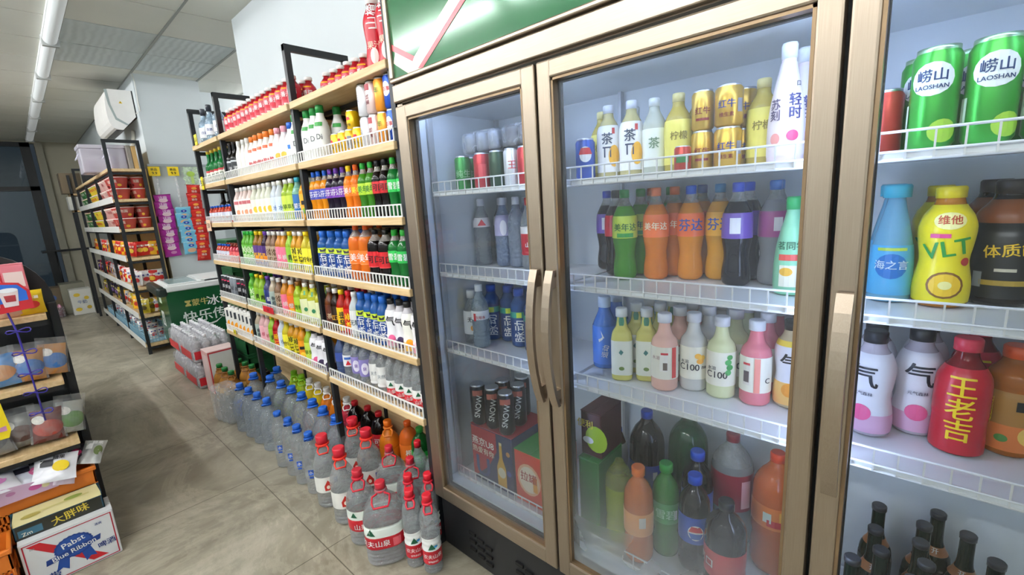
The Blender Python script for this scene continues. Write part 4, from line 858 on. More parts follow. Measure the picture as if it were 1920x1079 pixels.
one(lw, 1.195, 1.338, Z3, 'stubby clear bottle with white label on the third shelf', G5, .6); one(ww, 1.165, 1.26, Z3, 'clear ribbed water bottle beside the stubby one', G5, .6)
mz = bottle('sport_drink_bottle', .225, .036, 'sport', L('24508f', .4), capm('1f50b0'), [(.08, .52, P('16407f', .3)), (.52, .62, P('2a9a8a'))], [T('脉动', .045, 0, .065, WHT, 90), Q(0, .128, .02, .02, 'c8dc3c')], capr=.02, caph=.028)
for i, (x, y) in enumerate([(1.27, 1.30), (1.29, 1.225), (1.26, 1.14), (1.24, 1.055), (1.22, .975), (1.36, 1.28), (1.37, 1.19), (1.35, 1.1)]): one(mz, x, y, Z3, 'blue sport drink on third shelf behind narrow door, %s from left' % ORD[i], G5, .5)
snow = can(.165, .031, '1c2026', marks=[T('SNOW', .03, 0, .08, 'd8dcd8', 80), Q(0, .135, .04, .022, 'b06050')], bands=[(.12, .15, P('8a4a40', .3, .4))])
boxA_z = Z4+.235
r = carton('beer_box', 'red and navy beer box with a bottle picture', 1.09, 1.30, 1.065, 1.285, Z4, .235, '1f2a58', [Q(0, 0, .12, .2, '1a2450')],
  [('p', [(-.108, .115), (.03, .115), (.03, .04), (-.02, -.04), (-.108, -.115)][::-1], P('a8202e')), T('燕京U8', .038, -.045, .055, WHT), T('热爱有你', .03, -.045, .018, 'e8e0d0'),
   ('p', [(.028, -.105), (.075, -.105), (.075, -.02), (.06, .02), (.058, .08), (.045, .08), (.043, .02), (.028, -.02)], P('d8a83a')), D(.052, -.04, .02, .022, 'e8e0c0'), Q(.052, .08, .014, .012, 'e8d8a0'), D(.09, -.03, .012, .012, '3a4a9a'), D(.09, .05, .01, .01, 'c88a50'), T('U', .12, -.05, -.05, '2a3a78')], 'b02434')
carton('drink_box', 'orange red drink box with green top beside the beer box', 1.09, 1.27, .90, 1.055, Z4, .205, 'd8482e', [Q(0, 0, .1, .16, 'c83a28')], [D(-.01, 0, .055, .062, 'f0b890'), D(-.01, 0, .045, .052, 'f6e6d0'), T('拉罐', .04, -.01, .01, 'a82a20'), Q(.02, -.01, .02, .06, 'e8a040')], '2f8a38')
for i, (x, y, z) in enumerate([(1.115, 1.255, boxA_z), (1.125, 1.185, boxA_z), (1.12, 1.11, boxA_z), (1.2, 1.2, boxA_z), (1.2, 1.12, boxA_z), (1.27, 1.16, boxA_z)]):
    one(snow, x, y, z+.003, 'black beer can standing on the beer box, %s' % ['front left', 'front middle', 'front right', 'second row left', 'second row right', 'rearmost'][i], 'black beer cans on the beer box', .5)
# door at the edge of the view
G6 = 'drinks behind the glass door at the edge of the view'
lc = can(.172, .034, '3fae3c', 'b8dcb0', [D(.0, .118, .03, .028, 'eef4ee'), T('崂山', .022, 0, .124, '1a3a6a'), T('LAOSHAN', .01, 0, .105, '1a3a6a'), Q(-.05, .06, .03, .04, 'cfe8c8'), D(.02, .03, .02, .02, 'a8d840')], metal=.55)
for i, (x, y, rz) in enumerate([(1.15, .012, .1), (1.15, -.06, .75), (1.15, -.132, .6), (1.23, .03, .3), (1.23, -.042, .5), (1.23, -.114, .5)]): one(lc, x, y, Z1, 'green beer can with white disc on top shelf, %s row, %s from left' % (['front', 'second'][i//3], ORD[i % 3]), G6, rz)
one(can(.12, .027, 'b83828'), 1.19, .08, Z1, 'orange red can partly hidden by the bronze door edge', G6)
hz = bottle('sea_drink_bottle', .245, .037, 'cone', L('8fd0f0', .7), capm('4ac0dc'), [(.06, .48, P('5ab8e8', .3))], [D(0, .075, .028, .026, '2a78c8'), T('海之言', .02, 0, .078, 'dff0fa'), Q(0, .11, .05, .006, 'c8e050')], capr=.024, caph=.026)
vlt = bottle('lemon_tea_bottle', .235, .043, 'hour', L('d88a20', .5), capm('f5dc1c'), [(.04, .84, P('f4e21e', .3))], [D(0, .168, .024, .016, 'f8f0a0'), T('维他', .018, 0, .17, 'c84a20'), T('VLT', .044, 0, .115, '2f9a3a', 12), Q(-.012, .14, .03, .008, 'e0488a'), D(.002, .045, .028, .026, '8a5a18'), D(.002, .045, .024, .022, 'f5c828'), D(.002, .045, .01, .008, 'f8ee9a'), D(.03, .09, .008, .008, 'b83030')], capr=.023, caph=.022)
dk = bottle('energy_drink_bottle', .24, .048, 'sport', L('1a120c', .1), capm('2a1e18'), [(.06, .66, P('1c1a18', .3)), (.66, .84, P('8a4a1c', .3))], [T('体质能', .026, .004, .108, 'e8c020', 6), Q(.0, .045, .07, .01, 'a88a30'), Q(-.04, .05, .016, .03, '8a8f90'), Q(0, .07, .03, .006, 'c8c0a8')], capr=.026, caph=.026)
yb = bottle('energy_drink_bottle', .2, .042, 'sport', L('8a8a18', .3), capm('e8d020'), [(.06, .7, P('b8b41c', .3))], [T('能', .04, 0, .1, '2a2a18')])
one(hz, 1.235, .052, Z2, 'light blue sea-salt drink with cyan cap', G6, .6); one(hz, 1.32, .062, Z2, 'light blue sea-salt drink, rear one', G6, .6)
one(vlt, 1.225, -.028, Z2, 'bright yellow lemon tea bottle with green lettering', G6, .75); one(vlt, 1.35, -.015, Z2, 'bright yellow lemon tea bottle behind its twin', G6, .6)
one(dk, 1.29, -.115, Z2, 'black energy drink with amber shoulder', G6, .7); one(dk, 1.40, -.10, Z2, 'black energy drink at the rear', G6, .6); one(yb, 1.27, -.215, Z2, 'olive yellow drink bottle at the edge of view', G6)
qw = bottle('sparkling_water_bottle', .235, .041, 'hour', L('e6dcea', .6), capm('24262c'), [(.04, .22, P('e8b8d8', .35)), (.22, .8, P('eeedf6', .35))], [T('气', .056, 0, .14, '1a2030'), D(0, .055, .02, .018, 'f0609a'), T('元气森林', .009, 0, .098, '6a6a7a')], capr=.022, caph=.026)
one(qw, 1.225, .063, Z3, 'white and pink sparkling bottle partly behind the handle', G6, -.6); one(qw, 1.325, .068, Z3, 'white and pink sparkling bottle, rear left', G6, .5)
one(qw, 1.285, -.012, Z3, 'white and pink sparkling bottle with big black character', G6, .75); one(qw, 1.37, -.02, Z3, 'white and pink sparkling bottle, rear right', G6, .5)
wl = bottle('herbal_tea_bottle', .24, .042, 'tea', L('7a1018', .2), capm('e83a50'), [(.02, .76, P('c41a30', .3))], [T('王\n老\n吉', .048, -.004, .1, 'f2d21e'), T('吉\n祥', .03, .066, .1, 'f2d21e')], capr=.022, caph=.026)
one(wl, 1.235, -.08, Z3, 'red herbal tea bottle with yellow characters', G6, .75); one(wl, 1.37, -.105, Z3, 'red herbal tea bottle, rear one', G6, .9)
oj = bottle('orange_juice_bottle', .225, .043, 'sport', L('b86a28', .5), capm('f0602c'), [(.06, .3, P('d87838', .35)), (.3, .6, P('a8783a', .3))], [D(.03, .05, .018, .02, 'e8c060'), D(-.01, .04, .01, .008, '4a8a3a'), Q(.02, .11, .03, .02, '1a1a1c')], capr=.024, caph=.024)
one(oj, 1.285, -.155, Z3, 'brownish orange juice bottle with orange cap', G6, .6); one(oj, 1.38, -.195, Z3, 'brownish orange juice bottle, rear one', G6, .6)
beer = bottle('beer_bottle', .285, .034, 'beer', L('16281c', .25, .05), capm('3a3a3c'), [(.2, .5, P('2a3a30', .3)), (.63, .70, P('b87a48', .3))], [T('开', .014, -.002, .192, 'f2efe8')], capr=.0155, caph=.014)
for i, (x, y) in enumerate([(1.175, .015), (1.248, .03), (1.35, .03), (1.185, -.06), (1.255, -.05), (1.33, -.055), (1.205, -.165), (1.275, -.17), (1.115, -.04), (1.135, -.125), (1.345, -.13), (1.11, .06), (1.11, -.205), (1.40, -.08)]):
    one(beer, x, y, Z4, 'dark green beer bottle on the fridge floor, %s counted from left front' % ORD[i], 'beer bottles behind the door at the edge of the view', random.uniform(0, 1.2))

# ================================================================== WATER ON THE FLOOR
HB, HR = P('1f62c8', .35), P('d8283c', .35)
slim = bottle('water_bottle', .345, .042, 'slim', CLEAR, capm('1f62c8'), [(.26, .46, FILM('dfe8f4', .14, .1))], [Q(-.012, .128, .026, .03, '2a5cc0'), T('水', .022, -.012, .128, WHT), Q(-.012, .102, .02, .01, '2a5cc0')], handle=(HB, 'up'), capr=.021, caph=.026)
slimN = bottle('water_bottle', .345, .042, 'slim', CLEAR, capm('1f62c8'), [(.26, .46, FILM('dfe8f4', .14, .1))], [Q(-.012, .128, .026, .03, '2a5cc0'), T('水', .022, -.012, .128, WHT), Q(-.012, .102, .02, .01, '2a5cc0')], capr=.021, caph=.026)
jugb = bottle('water_jug', .34, .068, 'jug', CLEARD, capm('2a6ad0'), None, (), handle=(HB, 'up'), capr=.026, caph=.03, seg=26)
jugr = bottle('water_jug', .37, .058, 'jug', CLEAR, capm('d8283c'), [(.24, .46, P('f0f0ea', .35))], [('p', [(-.016, .1), (.016, .1), (.02, .125), (0, .155), (-.018, .125)], P('c8281e')), ('d', 0, .118, .008, .01, P('f5e8d8')), Q(.04, .14, .02, .03, '2a3a9a'), Q(.045, .1, .018, .02, '2a2a2a')], handle=(P('ee3a2c', .35), 'flat'), capr=.028, caph=.04, seg=26)
jugn = bottle('water_jug', .345, .062, 'jug', CLEAR, capm('c8283a'), [(.22, .38, P('c01c2c', .35)), (.38, .5, P('e4ece4', .35))], [('p', [(-.05, .145), (-.02, .145), (-.035, .17)], P('14573a')), T('山泉', .03, -.01, .1, WHT)], handle=(HR, 'flat'), capr=.022, caph=.03, seg=26)
jugN = bottle('water_jug', .345, .083, 'jug', CLEAR, capm('c8283a'), [(.25, .40, P('c01c2c', .35)), (.40, .54, P('e4ece4', .35))], [('p', [(-.07, .15), (-.035, .15), (-.052, .18)], P('14573a')), T('农夫山泉', .03, -.04, .113, WHT), Q(.045, .11, .03, .036, 'd8606a')], handle=(HR, 'flat'), capr=.022, caph=.03, seg=28, sq=3)
slimr = bottle('water_bottle', .345, .038, 'slim', CLEAR, capm('e02838'), [(.14, .31, P('c01c2c', .35)), (.31, .47, P('f0f2f0', .35))], [('p', [(-.016, .115), (.014, .115), (-.001, .142)], P('14573a')), D(.016, .125, .008, .006, '3a9ad0'), T('农夫山泉', .02, 0, .085, WHT), T('SPRING', .012, 0, .062, WHT)], handle=(HR, 'flat'), capr=.019, caph=.028)
for i, (x, y) in enumerate([(.80, 2.67), (.803, 2.53), (.80, 2.405), (.803, 2.27)]): one(slim if i else slimN, x+.03, y, 0, 'slim blue-capped water bottle at the aisle edge, %s beyond the red-capped jugs' % ORD[3-i], 'slim blue-capped water bottles', .6)
for i, (x, y) in enumerate([(.845, 3.36), (.855, 3.22), (.86, 3.08), (.865, 2.93)]): one(jugb, x, y, 0, 'blue-capped water jug in the aisle row, %s counting towards the fridge' % ORD[i], 'blue-capped water jugs', .5, (.85, .85, 1))
for i, (x, y) in enumerate([(.975, 3.49), (1.03, 3.33), (1.035, 3.15), (1.04, 2.99), (1.035, 2.825), (1.03, 2.66), (1.02, 2.50), (1.015, 2.335)]): one(jugb, x, y, 0, 'blue-capped water jug in the row against the shelves, %s counting towards the fridge' % ORD[i], 'blue-capped water jugs', .6+.1*(i % 3), (1, 1, 1))
one(jugb, 1.13, 3.475, 0, 'blue-capped water jug tucked under the middle rack', 'blue-capped water jugs', .2)
for i, (x, y) in enumerate([(.835, 2.115), (.83, 1.93)]): one(jugr, x, y, 0, 'water jug with red rope cap and flame label, aisle row, %s' % ['farther', 'nearer'][i], 'flame-label water jugs', .75)
for i, (x, y) in enumerate([(1.02, 2.155), (1.0, 1.985)]): one(jugr, x, y, 0, 'water jug with red rope cap in the inner row, %s' % ['farther', 'nearer'][i], 'flame-label water jugs', .4)
one(jugn, .815, 1.745, 0, 'round water jug with red cap left of the biggest jug', 'red-capped water jugs', .6)
one(jugN, .83, 1.585, 0, 'biggest square-shouldered water jug with red and white band, front of all', 'red-capped water jugs', .55)
one(jugN, 1.01, 1.80, 0, 'wide water jug with red cap in the inner row, farther one', 'red-capped water jugs', .5, (.86, .86, 1)); one(jugN, 1.012, 1.632, 0, 'wide water jug with red cap in the inner row, nearer one', 'red-capped water jugs', .9, (.86, .86, 1))
for i, (x, y) in enumerate([(.875, 1.445), (.9, 1.362), (.932, 1.535), (.99, 1.474)]): one(slimr, x, y, 0, 'slim red-capped water bottle by the fridge foot, %s' % ['front left', 'nearest to the fridge', 'rear left', 'rear right'][i], 'slim red-capped water bottles', .75)
clr = water(RED, [(.1, .2, 'e8e8ea')], [], .31, .04, body=CLEARD)
for i, (x, y) in enumerate([(1.15, 1.77), (1.155, 1.665)]): one(clr, x, y, 0, 'clear bottle with red cap under the lowest board, %s' % ['farther', 'nearer'][i], 'bottles under the near rack')
# juices and sodas under the racks
vin = bottle('vinegar_jug', .30, .056, 'jug', L('b8813a', .5), capm('1f7a3a'), [(.12, .5, P('c8a060', .35))], [D(0, .1, .025, .03, '8a6a28')], capr=.022, caph=.03, handle=(P('8a5a28'), 'flat'))
for i, (x, y) in enumerate([(.905, 4.09), (.905, 3.95), (.91, 3.815), (1.045, 4.08), (1.05, 3.955), (1.06, 3.83)]): one(vin, x+.01, y, 0, 'brown vinegar jug with green cap, %s row, %s' % (['aisle', 'inner'][i//3], ['farthest', 'middle', 'nearest'][i % 3]), 'brown jugs with green caps')
def jj(liq, cap, lab, txt): return bottle('juice_jug', .30, .054, 'jug', L(liq, .5), capm(cap), [(.15, .5, P(lab, .35))], [T(txt, .04, 0, .1, WHT)], capr=.022, caph=.03, handle=(P(cap), 'flat'))
jg, jy, jo, jp = jj('b0cc30', '8ac82a', 'a8cc38', '苹果'), jj('f0d428', WHT, 'f2dc30', '柠檬'), jj('f08a28', WHT, 'f0602a', '橙汁'), jj('c83848', WHT, 'a82a48', '果汁')
for i, (p, y, d) in enumerate([(jg, 3.38, 'yellow-green'), (jg, 3.25, 'yellow-green'), (jy, 3.12, 'yellow'), (jy, 2.99, 'yellow'), (jo, 2.86, 'orange'), (jo, 2.73, 'orange'), (jp, 2.59, 'crimson')]): one(p, 1.21, y, 0, '%s juice jug under the middle rack, %s from left' % (d, ORD[i]), 'juice jugs under the middle rack')
bc2 = big('0d0605', RED, 'c01c28', .31, .052, '可乐', WHT, tr=.1); bs2 = big('1d6a30', '2f9a40', '2fae4a', .31, .052, '雪碧', WHT); bo2 = big('e8702a', ORA, 'f07a2a', .31, .052, '橙', WHT)
jor = bottle('juice_jug', .30, .058, 'jug', L('f08a20', .45), capm('f07a20'), None, (), capr=.022, caph=.034, handle=(P('f08a30'), 'flat'))
for i, (p, x, y, d) in enumerate([(bc2, 1.20, 2.47, 'cola bottle with red cap'), (bc2, 1.21, 2.34, 'cola bottle with red cap'), (bc2, 1.21, 2.22, 'cola bottle with red cap'), (jor, 1.19, 2.10, 'orange juice jug with handle'), (bo2, 1.24, 1.985, 'orange soda bottle'), (bs2, 1.24, 1.875, 'green soda bottle'), (bs2, 1.25, 1.74, 'green soda bottle'), (bc2, 1.26, 1.62, 'cola bottle with red cap')]):
    one(p, x, y, 0, 'large %s under the near rack, %s from left' % (d, ORD[i]), 'large bottles under the near rack')

# ================================================================== FREEZER, CRATES, SNACK WALL
fz = empty('chest_freezer', 'dark green chest freezer with white sliding lid and white lettering', 'freezer', (1.25, 5.85, 0), -.04)
FG, FW = P('14502c', .25), P('e6e8e6', .3)
b = MB(); prof = [(-.30, .07), (.30, .07), (.34, .18), (.34, .74), (-.33, .74), (-.33, .2)]
b.prism(prof, 'y', -.34, .33, FG)
b.marks([T('蒙牛', .075, -.06, .60, 'c8b86a'), ('p', [(-.19, .63), (-.14, .63), (-.14, .615), (-.155, .6), (-.14, .585), (-.14, .57), (-.19, .57), (-.19, .585), (-.17, .6), (-.19, .615)], P('c8b86a')), T('冰淇淋', .115, .17, .595, WHT), T('快乐', .13, -.1, .455, 'dfe8e0'), T('传中', .13, .16, .455, 'dfe8e0'),
   ('p', [(-.22, .40), (-.16, .355), (-.05, .335), (.05, .355), (.12, .41), (.05, .37), (-.05, .352), (-.15, .372)], P(WHT))], lambda u, v: (u, -.3415, v))
b.marks([Q(-.1, .42, .16, .16, 'e8e8e6'), T('福', .12, -.1, .42, '1a5a34'), Q(-.08, .62, .14, .06, 'd8e8d0')], lambda u, v: (-.3315, -u, v))
b.build('body', fz)
MB().bev(-.345, .345, -.35, .34, .74, .80, FW, .012).build('rim', fz)
b = MB()
for k in (0, 1): b.bev(-.30+.28*k, .02+.28*k, -.31, .30, .802+.012*k, .812+.012*k, FW, .003)
b.build('lid', fz)
MB().bev(-.28, -.04, -.27, .26, .813, .815, P('9fb4b4', .08), .0005).build('lid_glass', fz)
MB().bev(-.40, -.31, -.36, .34, .70, .80, P('1e2a26', .35), .03, seg=4).build('bumper', fz)
for x in (-.22, .22):
    for y in (-.26, .25): MB().lathe([(0, .02), (.004, .032), (.03, .032), (.035, .02)], P('18191a', .5), 16, M=Matrix.Translation((x-.0175, y, .035)) @ Matrix.Rotation(PI/2, 4, 'Y')).box(x-.02, x+.02, y-.02, y+.02, .05, .072, BLACK).build('wheel', fz)
# stack of green crates
cm = MB(); GC = P('17542e', .45)
for x0, x1, y0, y1 in ((-.15, .15, -.2, -.188), (-.15, .15, .188, .2), (-.15, -.138, -.2, .2), (.138, .15, -.2, .2)):
    cm.box(x0, x1, y0, y1, 0, .13, GC).box(x0, x1, y0, y1, .19, .26, GC)
for x, y in ((-.14, -.19), (.14, -.19), (-.14, .19), (.14, .19), (-.14, 0), (.14, 0), (0, -.19)): cm.box(x-.012 if abs(x) > .1 else x-.06, x+.012 if abs(x) > .1 else x+.06, y-.012, y+.012, .12, .2, GC)
cm.bev(-.157, .157, -.207, .207, .245, .265, GC, .004).bev(-.155, .155, -.205, .205, .0, .02, GC, .004).box(-.14, .14, -.19, .19, .0, .015, GC)
cme = cm.mesh('body')
for i in range(5): put(('bottle_crate', 'crate', [('body', cme, [])]), (1.315, 4.42, .2515*i), 0, 'green plastic bottle crate, %s from the floor in the stack behind the racks' % ORD[i], 'green crates stacked behind the racks', scale=(1, 1, .943))
# hanging rail and snack strips on the pillar wall
tag(MB().box(1.12, 1.74, 6.34, 6.355, 2.035, 2.06, P('a8adb0', .3, .6)).box(1.2, 1.22, 6.35, 6.392, 2.04, 2.05, FRAME).box(1.6, 1.62, 6.35, 6.392, 2.04, 2.05, FRAME).build('hanging_rail'), 'grey metal rail on the white wall above the snack strips', 'rail')
def hang(n, x0, x1, z0, z1, w_, h_, col, marks, label, group, dark):
    me = bag_mesh(w_, h_, .03, col, marks, seed=n)
    lb = MB().box(-w_*.5, w_*.5, -.004, .004, h_-.012, h_, P(dark, .35)).mesh('top_seal')
    for i in range(n):
        t = i/(n-1)
        put(('snack_bag', 'bag', [('pouch', me, []), ('top_seal', lb, [])]), (x0+(x1-x0)*t+random.uniform(-.012, .012), 6.345-.012*(n-i)/n, z0+(z1-z0)*t-h_), random.uniform(-.08, .12), label % ORD[i], group, tilt=(.16, random.uniform(-.06, .06)))
    s = MB(); s.box(x0-.01, x0+.01, 6.362, 6.366, z1-h_, 2.03, FILM('ffffff', .3)); tag(s.build('hanging_strip'), 'clear strip holding the %s' % group, 'strip')
hang(8, 1.185, 1.185, 1.73, 1.20, .155, .165, 'b0289a', [('d', 0, .10, .045, .022, P('e8c8d0')), T('话梅', .04, 0, .13, 'f2d8ea'), D(.01, .05, .03, .018, 'd88ac0')], 'magenta snack bag, %s from top of its hanging strip', 'magenta snack bags', '8a1a78')
hang(7, 1.36, 1.37, 1.585, 1.19, .15, .15, '7ac4e0', [('d', 0, .105, .03, .016, P('2a4ab0')), ('d', 0, .05, .045, .026, P('f0b890')), T('饼', .02, 0, .105, WHT)], 'light blue snack bag, %s from top of its hanging strip', 'light blue snack bags', 'a8d8e8')
hang(9, 1.50, 1.48, 1.83, 1.10, .14, .15, 'd42a24', [('d', 0, .11, .03, .014, P('f0a040')), T('辣条', .03, 0, .075, 'f8e0d0'), D(-.02, .04, .02, .012, 'e86a50')], 'red snack bag, %s from top of its hanging strip', 'red snack bags', 'a81a18')
for x, d in ((1.167, 'left'), (1.34, 'right')):
    b = MB().bev(x-.052, x+.052, 6.325, 6.33, 1.93, 2.03, P('f2d01c', .4), .001, seg=1).marks([T('新品', .03, 0, .02, DRK), T('9.9', .04, 0, -.02, DRK)], lambda u, v, x=x: (x+u, 6.3235, 1.98+v))
    tag(b.build('price_tag'), 'yellow price tag hanging on wall rail, %s one' % d, 'price tag')
b = MB(); b.add([(1.43+.013*math.sin(i*1.7), 6.33+.006*math.sin(i*2.3), 2.03-.02*i) for i in range(11)]+[(1.6+.013*math.sin(i), 6.333+.006*math.cos(i*1.3), 2.03-.02*i) for i in range(11)], [(i, i+1, 12+i, 11+i) for i in range(10)], FILM('d8f0c8', .5, .3), True)
b.marks([D(1.5, 1.95, .04, .03, 'a8c850'), Q(1.51, 1.88, .03, .08, 'b8d070')], lambda u, v: (u, 6.322, v)); tag(b.build('hanging_poster'), 'pale green printed sheet hanging from the wall rail', 'poster')

# ------------------------------------------------------------------ air conditioner
ac = empty('air_conditioner', 'white wall-mounted air conditioner with yellow warning sticker', 'air conditioner', (1.15, 6.5, 2.43))
AW = P('eceae4', .35)
pr = [(-.012, .41), (-.205, .408), (-.222, .395), (-.234, .36), (-.243, .31), (-.249, .25), (-.252, .19), (-.252, .13), (-.247, .08), (-.235, .04), (-.215, .015), (-.19, .003), (-.14, .0), (-.03, .12), (-.012, .14)]
pr = [(x, z) for x, z in pr]
MB().prism(pr, 'y', .02, .92, AW, False).build('housing', ac)
mb = MB().prism([(x*1.0, z) for x, z in pr], 'y', 0, .02, P('f2f0ec', .35))
mb.prism([(-.235, .40), (-.212, .405), (-.205, .25), (-.175, .12), (-.09, .06), (-.045, .1), (-.06, .085), (-.10, .045), (-.19, .10), (-.225, .25)][::-1], 'y', -.002, 0, P('a9b4b2', .3))
mb.prism([(-.135, .27), (-.105, .27), (-.12, .295)], 'y', -.004, -.002, P('f0c81e', .3)).prism([(-.123, .275), (-.117, .275), (-.12, .288)], 'y', -.0055, -.004, P(DRK)); mb.build('side_cover', ac)
MB().prism([(-.012, .41), (0, .41), (0, .13), (-.012, .14)], 'y', 0, .92, P('24262a', .5)).build('mounting_plate', ac)
MB().bev(-.195, -.13, .05, .88, -.006, .004, P('2a2c30', .4), .002, M=Matrix.Translation((0, 0, .0))).build('air_flap', ac)
b = MB(); b.tube([(1.155, 6.37, 2.99), (1.165, 6.365, 2.9), (1.16, 6.375, 2.7), (1.165, 6.38, 2.62), (1.14, 6.45, 2.6)], .006, P('dcdcd6', .5)); tag(b.build('power_cable'), 'thin white cable hanging down the wall corner by the air conditioner', 'cable')
b = MB(); b.tube([(1.13, 6.75, 2.46), (1.13, 6.85, 2.36), (1.13, 7.0, 2.30), (1.135, 7.1, 2.2)], .018, P('d6d2c4', .5)); tag(b.build('drain_pipe'), 'pale pipe running from under the air conditioner', 'pipe')

# ================================================================== SNACK RACK ALONG THE PILLAR
GZ = [2.0, 1.69, 1.38, 1.07, .75, .44, .115]; GY = [6.25, 7.37, 8.49, 9.61]
gr = empty('snack_rack', 'long black framed snack rack with white price rails', 'shelf', (.92, 7.9, 0))
def gp(n, mb, par=None):
    o = mb.build(n, par or gr)
    if par is None: o.location = (-.92, -7.9, 0)
    return o
for y in GY:
    b = MB(); t = .03
    b.box(.77, .80, y-.015, y+.015, 0, 2.29, FRAME).box(1.045, 1.075, y-.015, y+.015, 0, 2.29, FRAME).box(.77, 1.075, y-.014, y+.014, 2.26, 2.29, FRAME)
    for z in GZ: b.box(.8, 1.045, y-.008, y+.008, z-.06, z-.04, FRAME)
    gp('side_frame', b)
for y0, y1 in zip(GY, GY[1:]):
    for i, z in enumerate(GZ):
        s = gp('shelf_board', MB().bev(.765, 1.07, y0+.016 if y0 > 6.3 else y0-.012, y1-.016, z-.03, z, WOOD, .002, seg=1))
        gp('under_beam', MB().box(.79, .81, y0+.016, y1-.016, z-.055, z-.031, FRAME))
        if i: MB().bev(.755, .764, y0+.02, y1-.02, z-.035, z+.03, P('ecebe6', .35), .002, seg=1).build('price_rail', s)
    gp('back_panel', MB().box(1.078, 1.09, y0+.016, y1-.016, .1, 2.0, P('c8a468', .5)))
tub = MB(); tub.lathe([(0, .052), (.004, .056), (.1, .078), (.104, .082), (.112, .082), (.114, .078)], P('c8242c', .35), 22, bands=[(.045, .1, P('c8544c', .35)), (.103, .2, P('e8dcd4', .3))])
tub.marks([T('泡面', .034, 0, .07, 'f6e8d8'), D(.05, .03, .02, .014, 'f0c040'), D(-.05, .03, .02, .014, '6a1418')], lambda u, v: (-(.056+.23*v+.001)*math.cos(u/.07), -(.056+.23*v+.001)*math.sin(u/.07), v), .02)
tubl = MB().lathe([(.114, .079), (.117, .079)], P('c83a34', .3), 22).mesh('foil_lid')
TUB = ('noodle_tub', 'noodle tub', [('tub', tub.mesh('tub'), []), ('foil_lid', tubl, [])])
def recol(cols):
    t = MB(); t.lathe([(0, .052), (.004, .056), (.1, .078), (.104, .082), (.112, .082), (.114, .078)], P(cols[0], .35), 22, bands=[(.045, .1, P(cols[1], .35)), (.103, .2, P('e8e2d8', .3))])
    t.marks([T('泡面', .034, 0, .07, cols[2])], lambda u, v: (-(.056+.23*v+.001)*math.cos(u/.07), -(.056+.23*v+.001)*math.sin(u/.07), v), .02)
    return ('noodle_tub', 'noodle tub', [('tub', t.mesh('tub'), []), ('foil_lid', tubl, [])])
TUB2 = recol(('e8dcd4', 'd8b0a8', 'a82a30')); TUB3 = recol(('3f8a3a', 'e8d840', 'c82a20')); TUB4 = recol(('c8a020', '2f7a3a', 'f2efe0'))
for si, (z, nm) in enumerate([(1.69, 'second'), (1.38, 'third')]):
    k = 0
    for y in [6.37+.172*i for i in range(18)]:
        if any(abs(y-g) < .095 for g in GY[1:]): continue
        tb = TUB if y < 6.8 else TUB2 if y < 7.6 else TUB3 if y < 8.3 else TUB4
        cd = 'red' if y < 6.8 else 'white and pink' if y < 7.6 else 'green and yellow' if y < 8.3 else 'yellow and green'
        for lv in (0, 1): put(tb, (.857, y, z+.118*lv), random.uniform(.3, 1.3), '%s noodle tub, %s of two, %s board, snack rack, %s from near' % (cd, ['lower', 'upper'][lv], nm, ORD[k]), 'noodle tubs on the snack rack')
        if y < 6.7:
            for lv in (0, 1): put(TUB, (1.008, y+.02, z+.118*lv), random.uniform(.3, 1.3), 'red noodle tub, %s of two by the wall, %s board of snack rack, %s pair' % (['lower', 'upper'][lv], nm, ORD[k]), 'noodle tubs on the snack rack', scale=(.76, .76, 1))
        k += 1
def bagkind(c, c2, c3, t, seed, w_=.1, h_=.15): return ('snack_bag', 'bag', [('pouch', bag_mesh(w_, h_, .035, c, [D(0, h_*.4, w_*.3, h_*.16, c2), Q(0, h_*.7, w_*.6, h_*.12, c3), T(t, w_*.3, 0, h_*.7, c)], seed=seed), [])])
BK = {'red': bagkind('c8221c', 'f0c030', 'f2e8d8', '辣', 1), 'yel': bagkind('e8b020', 'b8301c', 'f2e8d8', '香', 2), 'wht': bagkind('e4e0dc', 'c02a24', '3a3a8a', '脆', 3), 'drk': bagkind('2c2038', '8a6ab0', 'e8d8a0', '黑', 4), 'olv': bagkind('b8a428', '5a4a18', 'f2efe0', '薯', 5), 'slv': bagkind('b4b6bc', '5a5a68', 'f0f0f2', '鱼', 6)}
CN = {'red': 'red', 'yel': 'yellow', 'wht': 'white and red', 'drk': 'dark purple', 'olv': 'olive', 'slv': 'silver'}
for z, nm, near, far, hh in [(1.07, 'fourth', ['red', 'red', 'yel', 'red'], ['red', 'yel', 'slv'], 1), (.75, 'fifth', ['wht', 'red', 'wht'], ['red', 'slv', 'drk'], 1), (.44, 'sixth', ['olv', 'wht', 'yel'], ['drk', 'olv', 'drk'], 1)]:
    k = 0
    for i in range(38):
        y = 6.30+.087*i
        if any(abs(y-g) < .03 for g in GY): continue
        kd = near[i % len(near)] if i < 15 else far[i % len(far)]
        put(BK[kd], (.832+random.uniform(-.006, .006), y, z+.012), -PI/2+random.uniform(.0, .9), '%s snack bag on %s board of snack rack, %s from the near end' % (CN[kd], nm, ORD[k]), 'snack bags on the snack rack', tilt=(-.12, random.uniform(-.08, .08))); k += 1
    for i in range(4):
        kd = near[i % len(near)]
        for j, yy in enumerate((6.31, 6.40)): put(BK[kd], (.90+.044*i, yy, z+.014), random.uniform(-.3, .3), '%s snack bag at rack end, %s board, %s from front, %s row' % (CN[kd], nm, ORD[i], ['first', 'second'][j]), 'snack bags on the snack rack', tilt=(-.1, random.uniform(-.1, .1)))
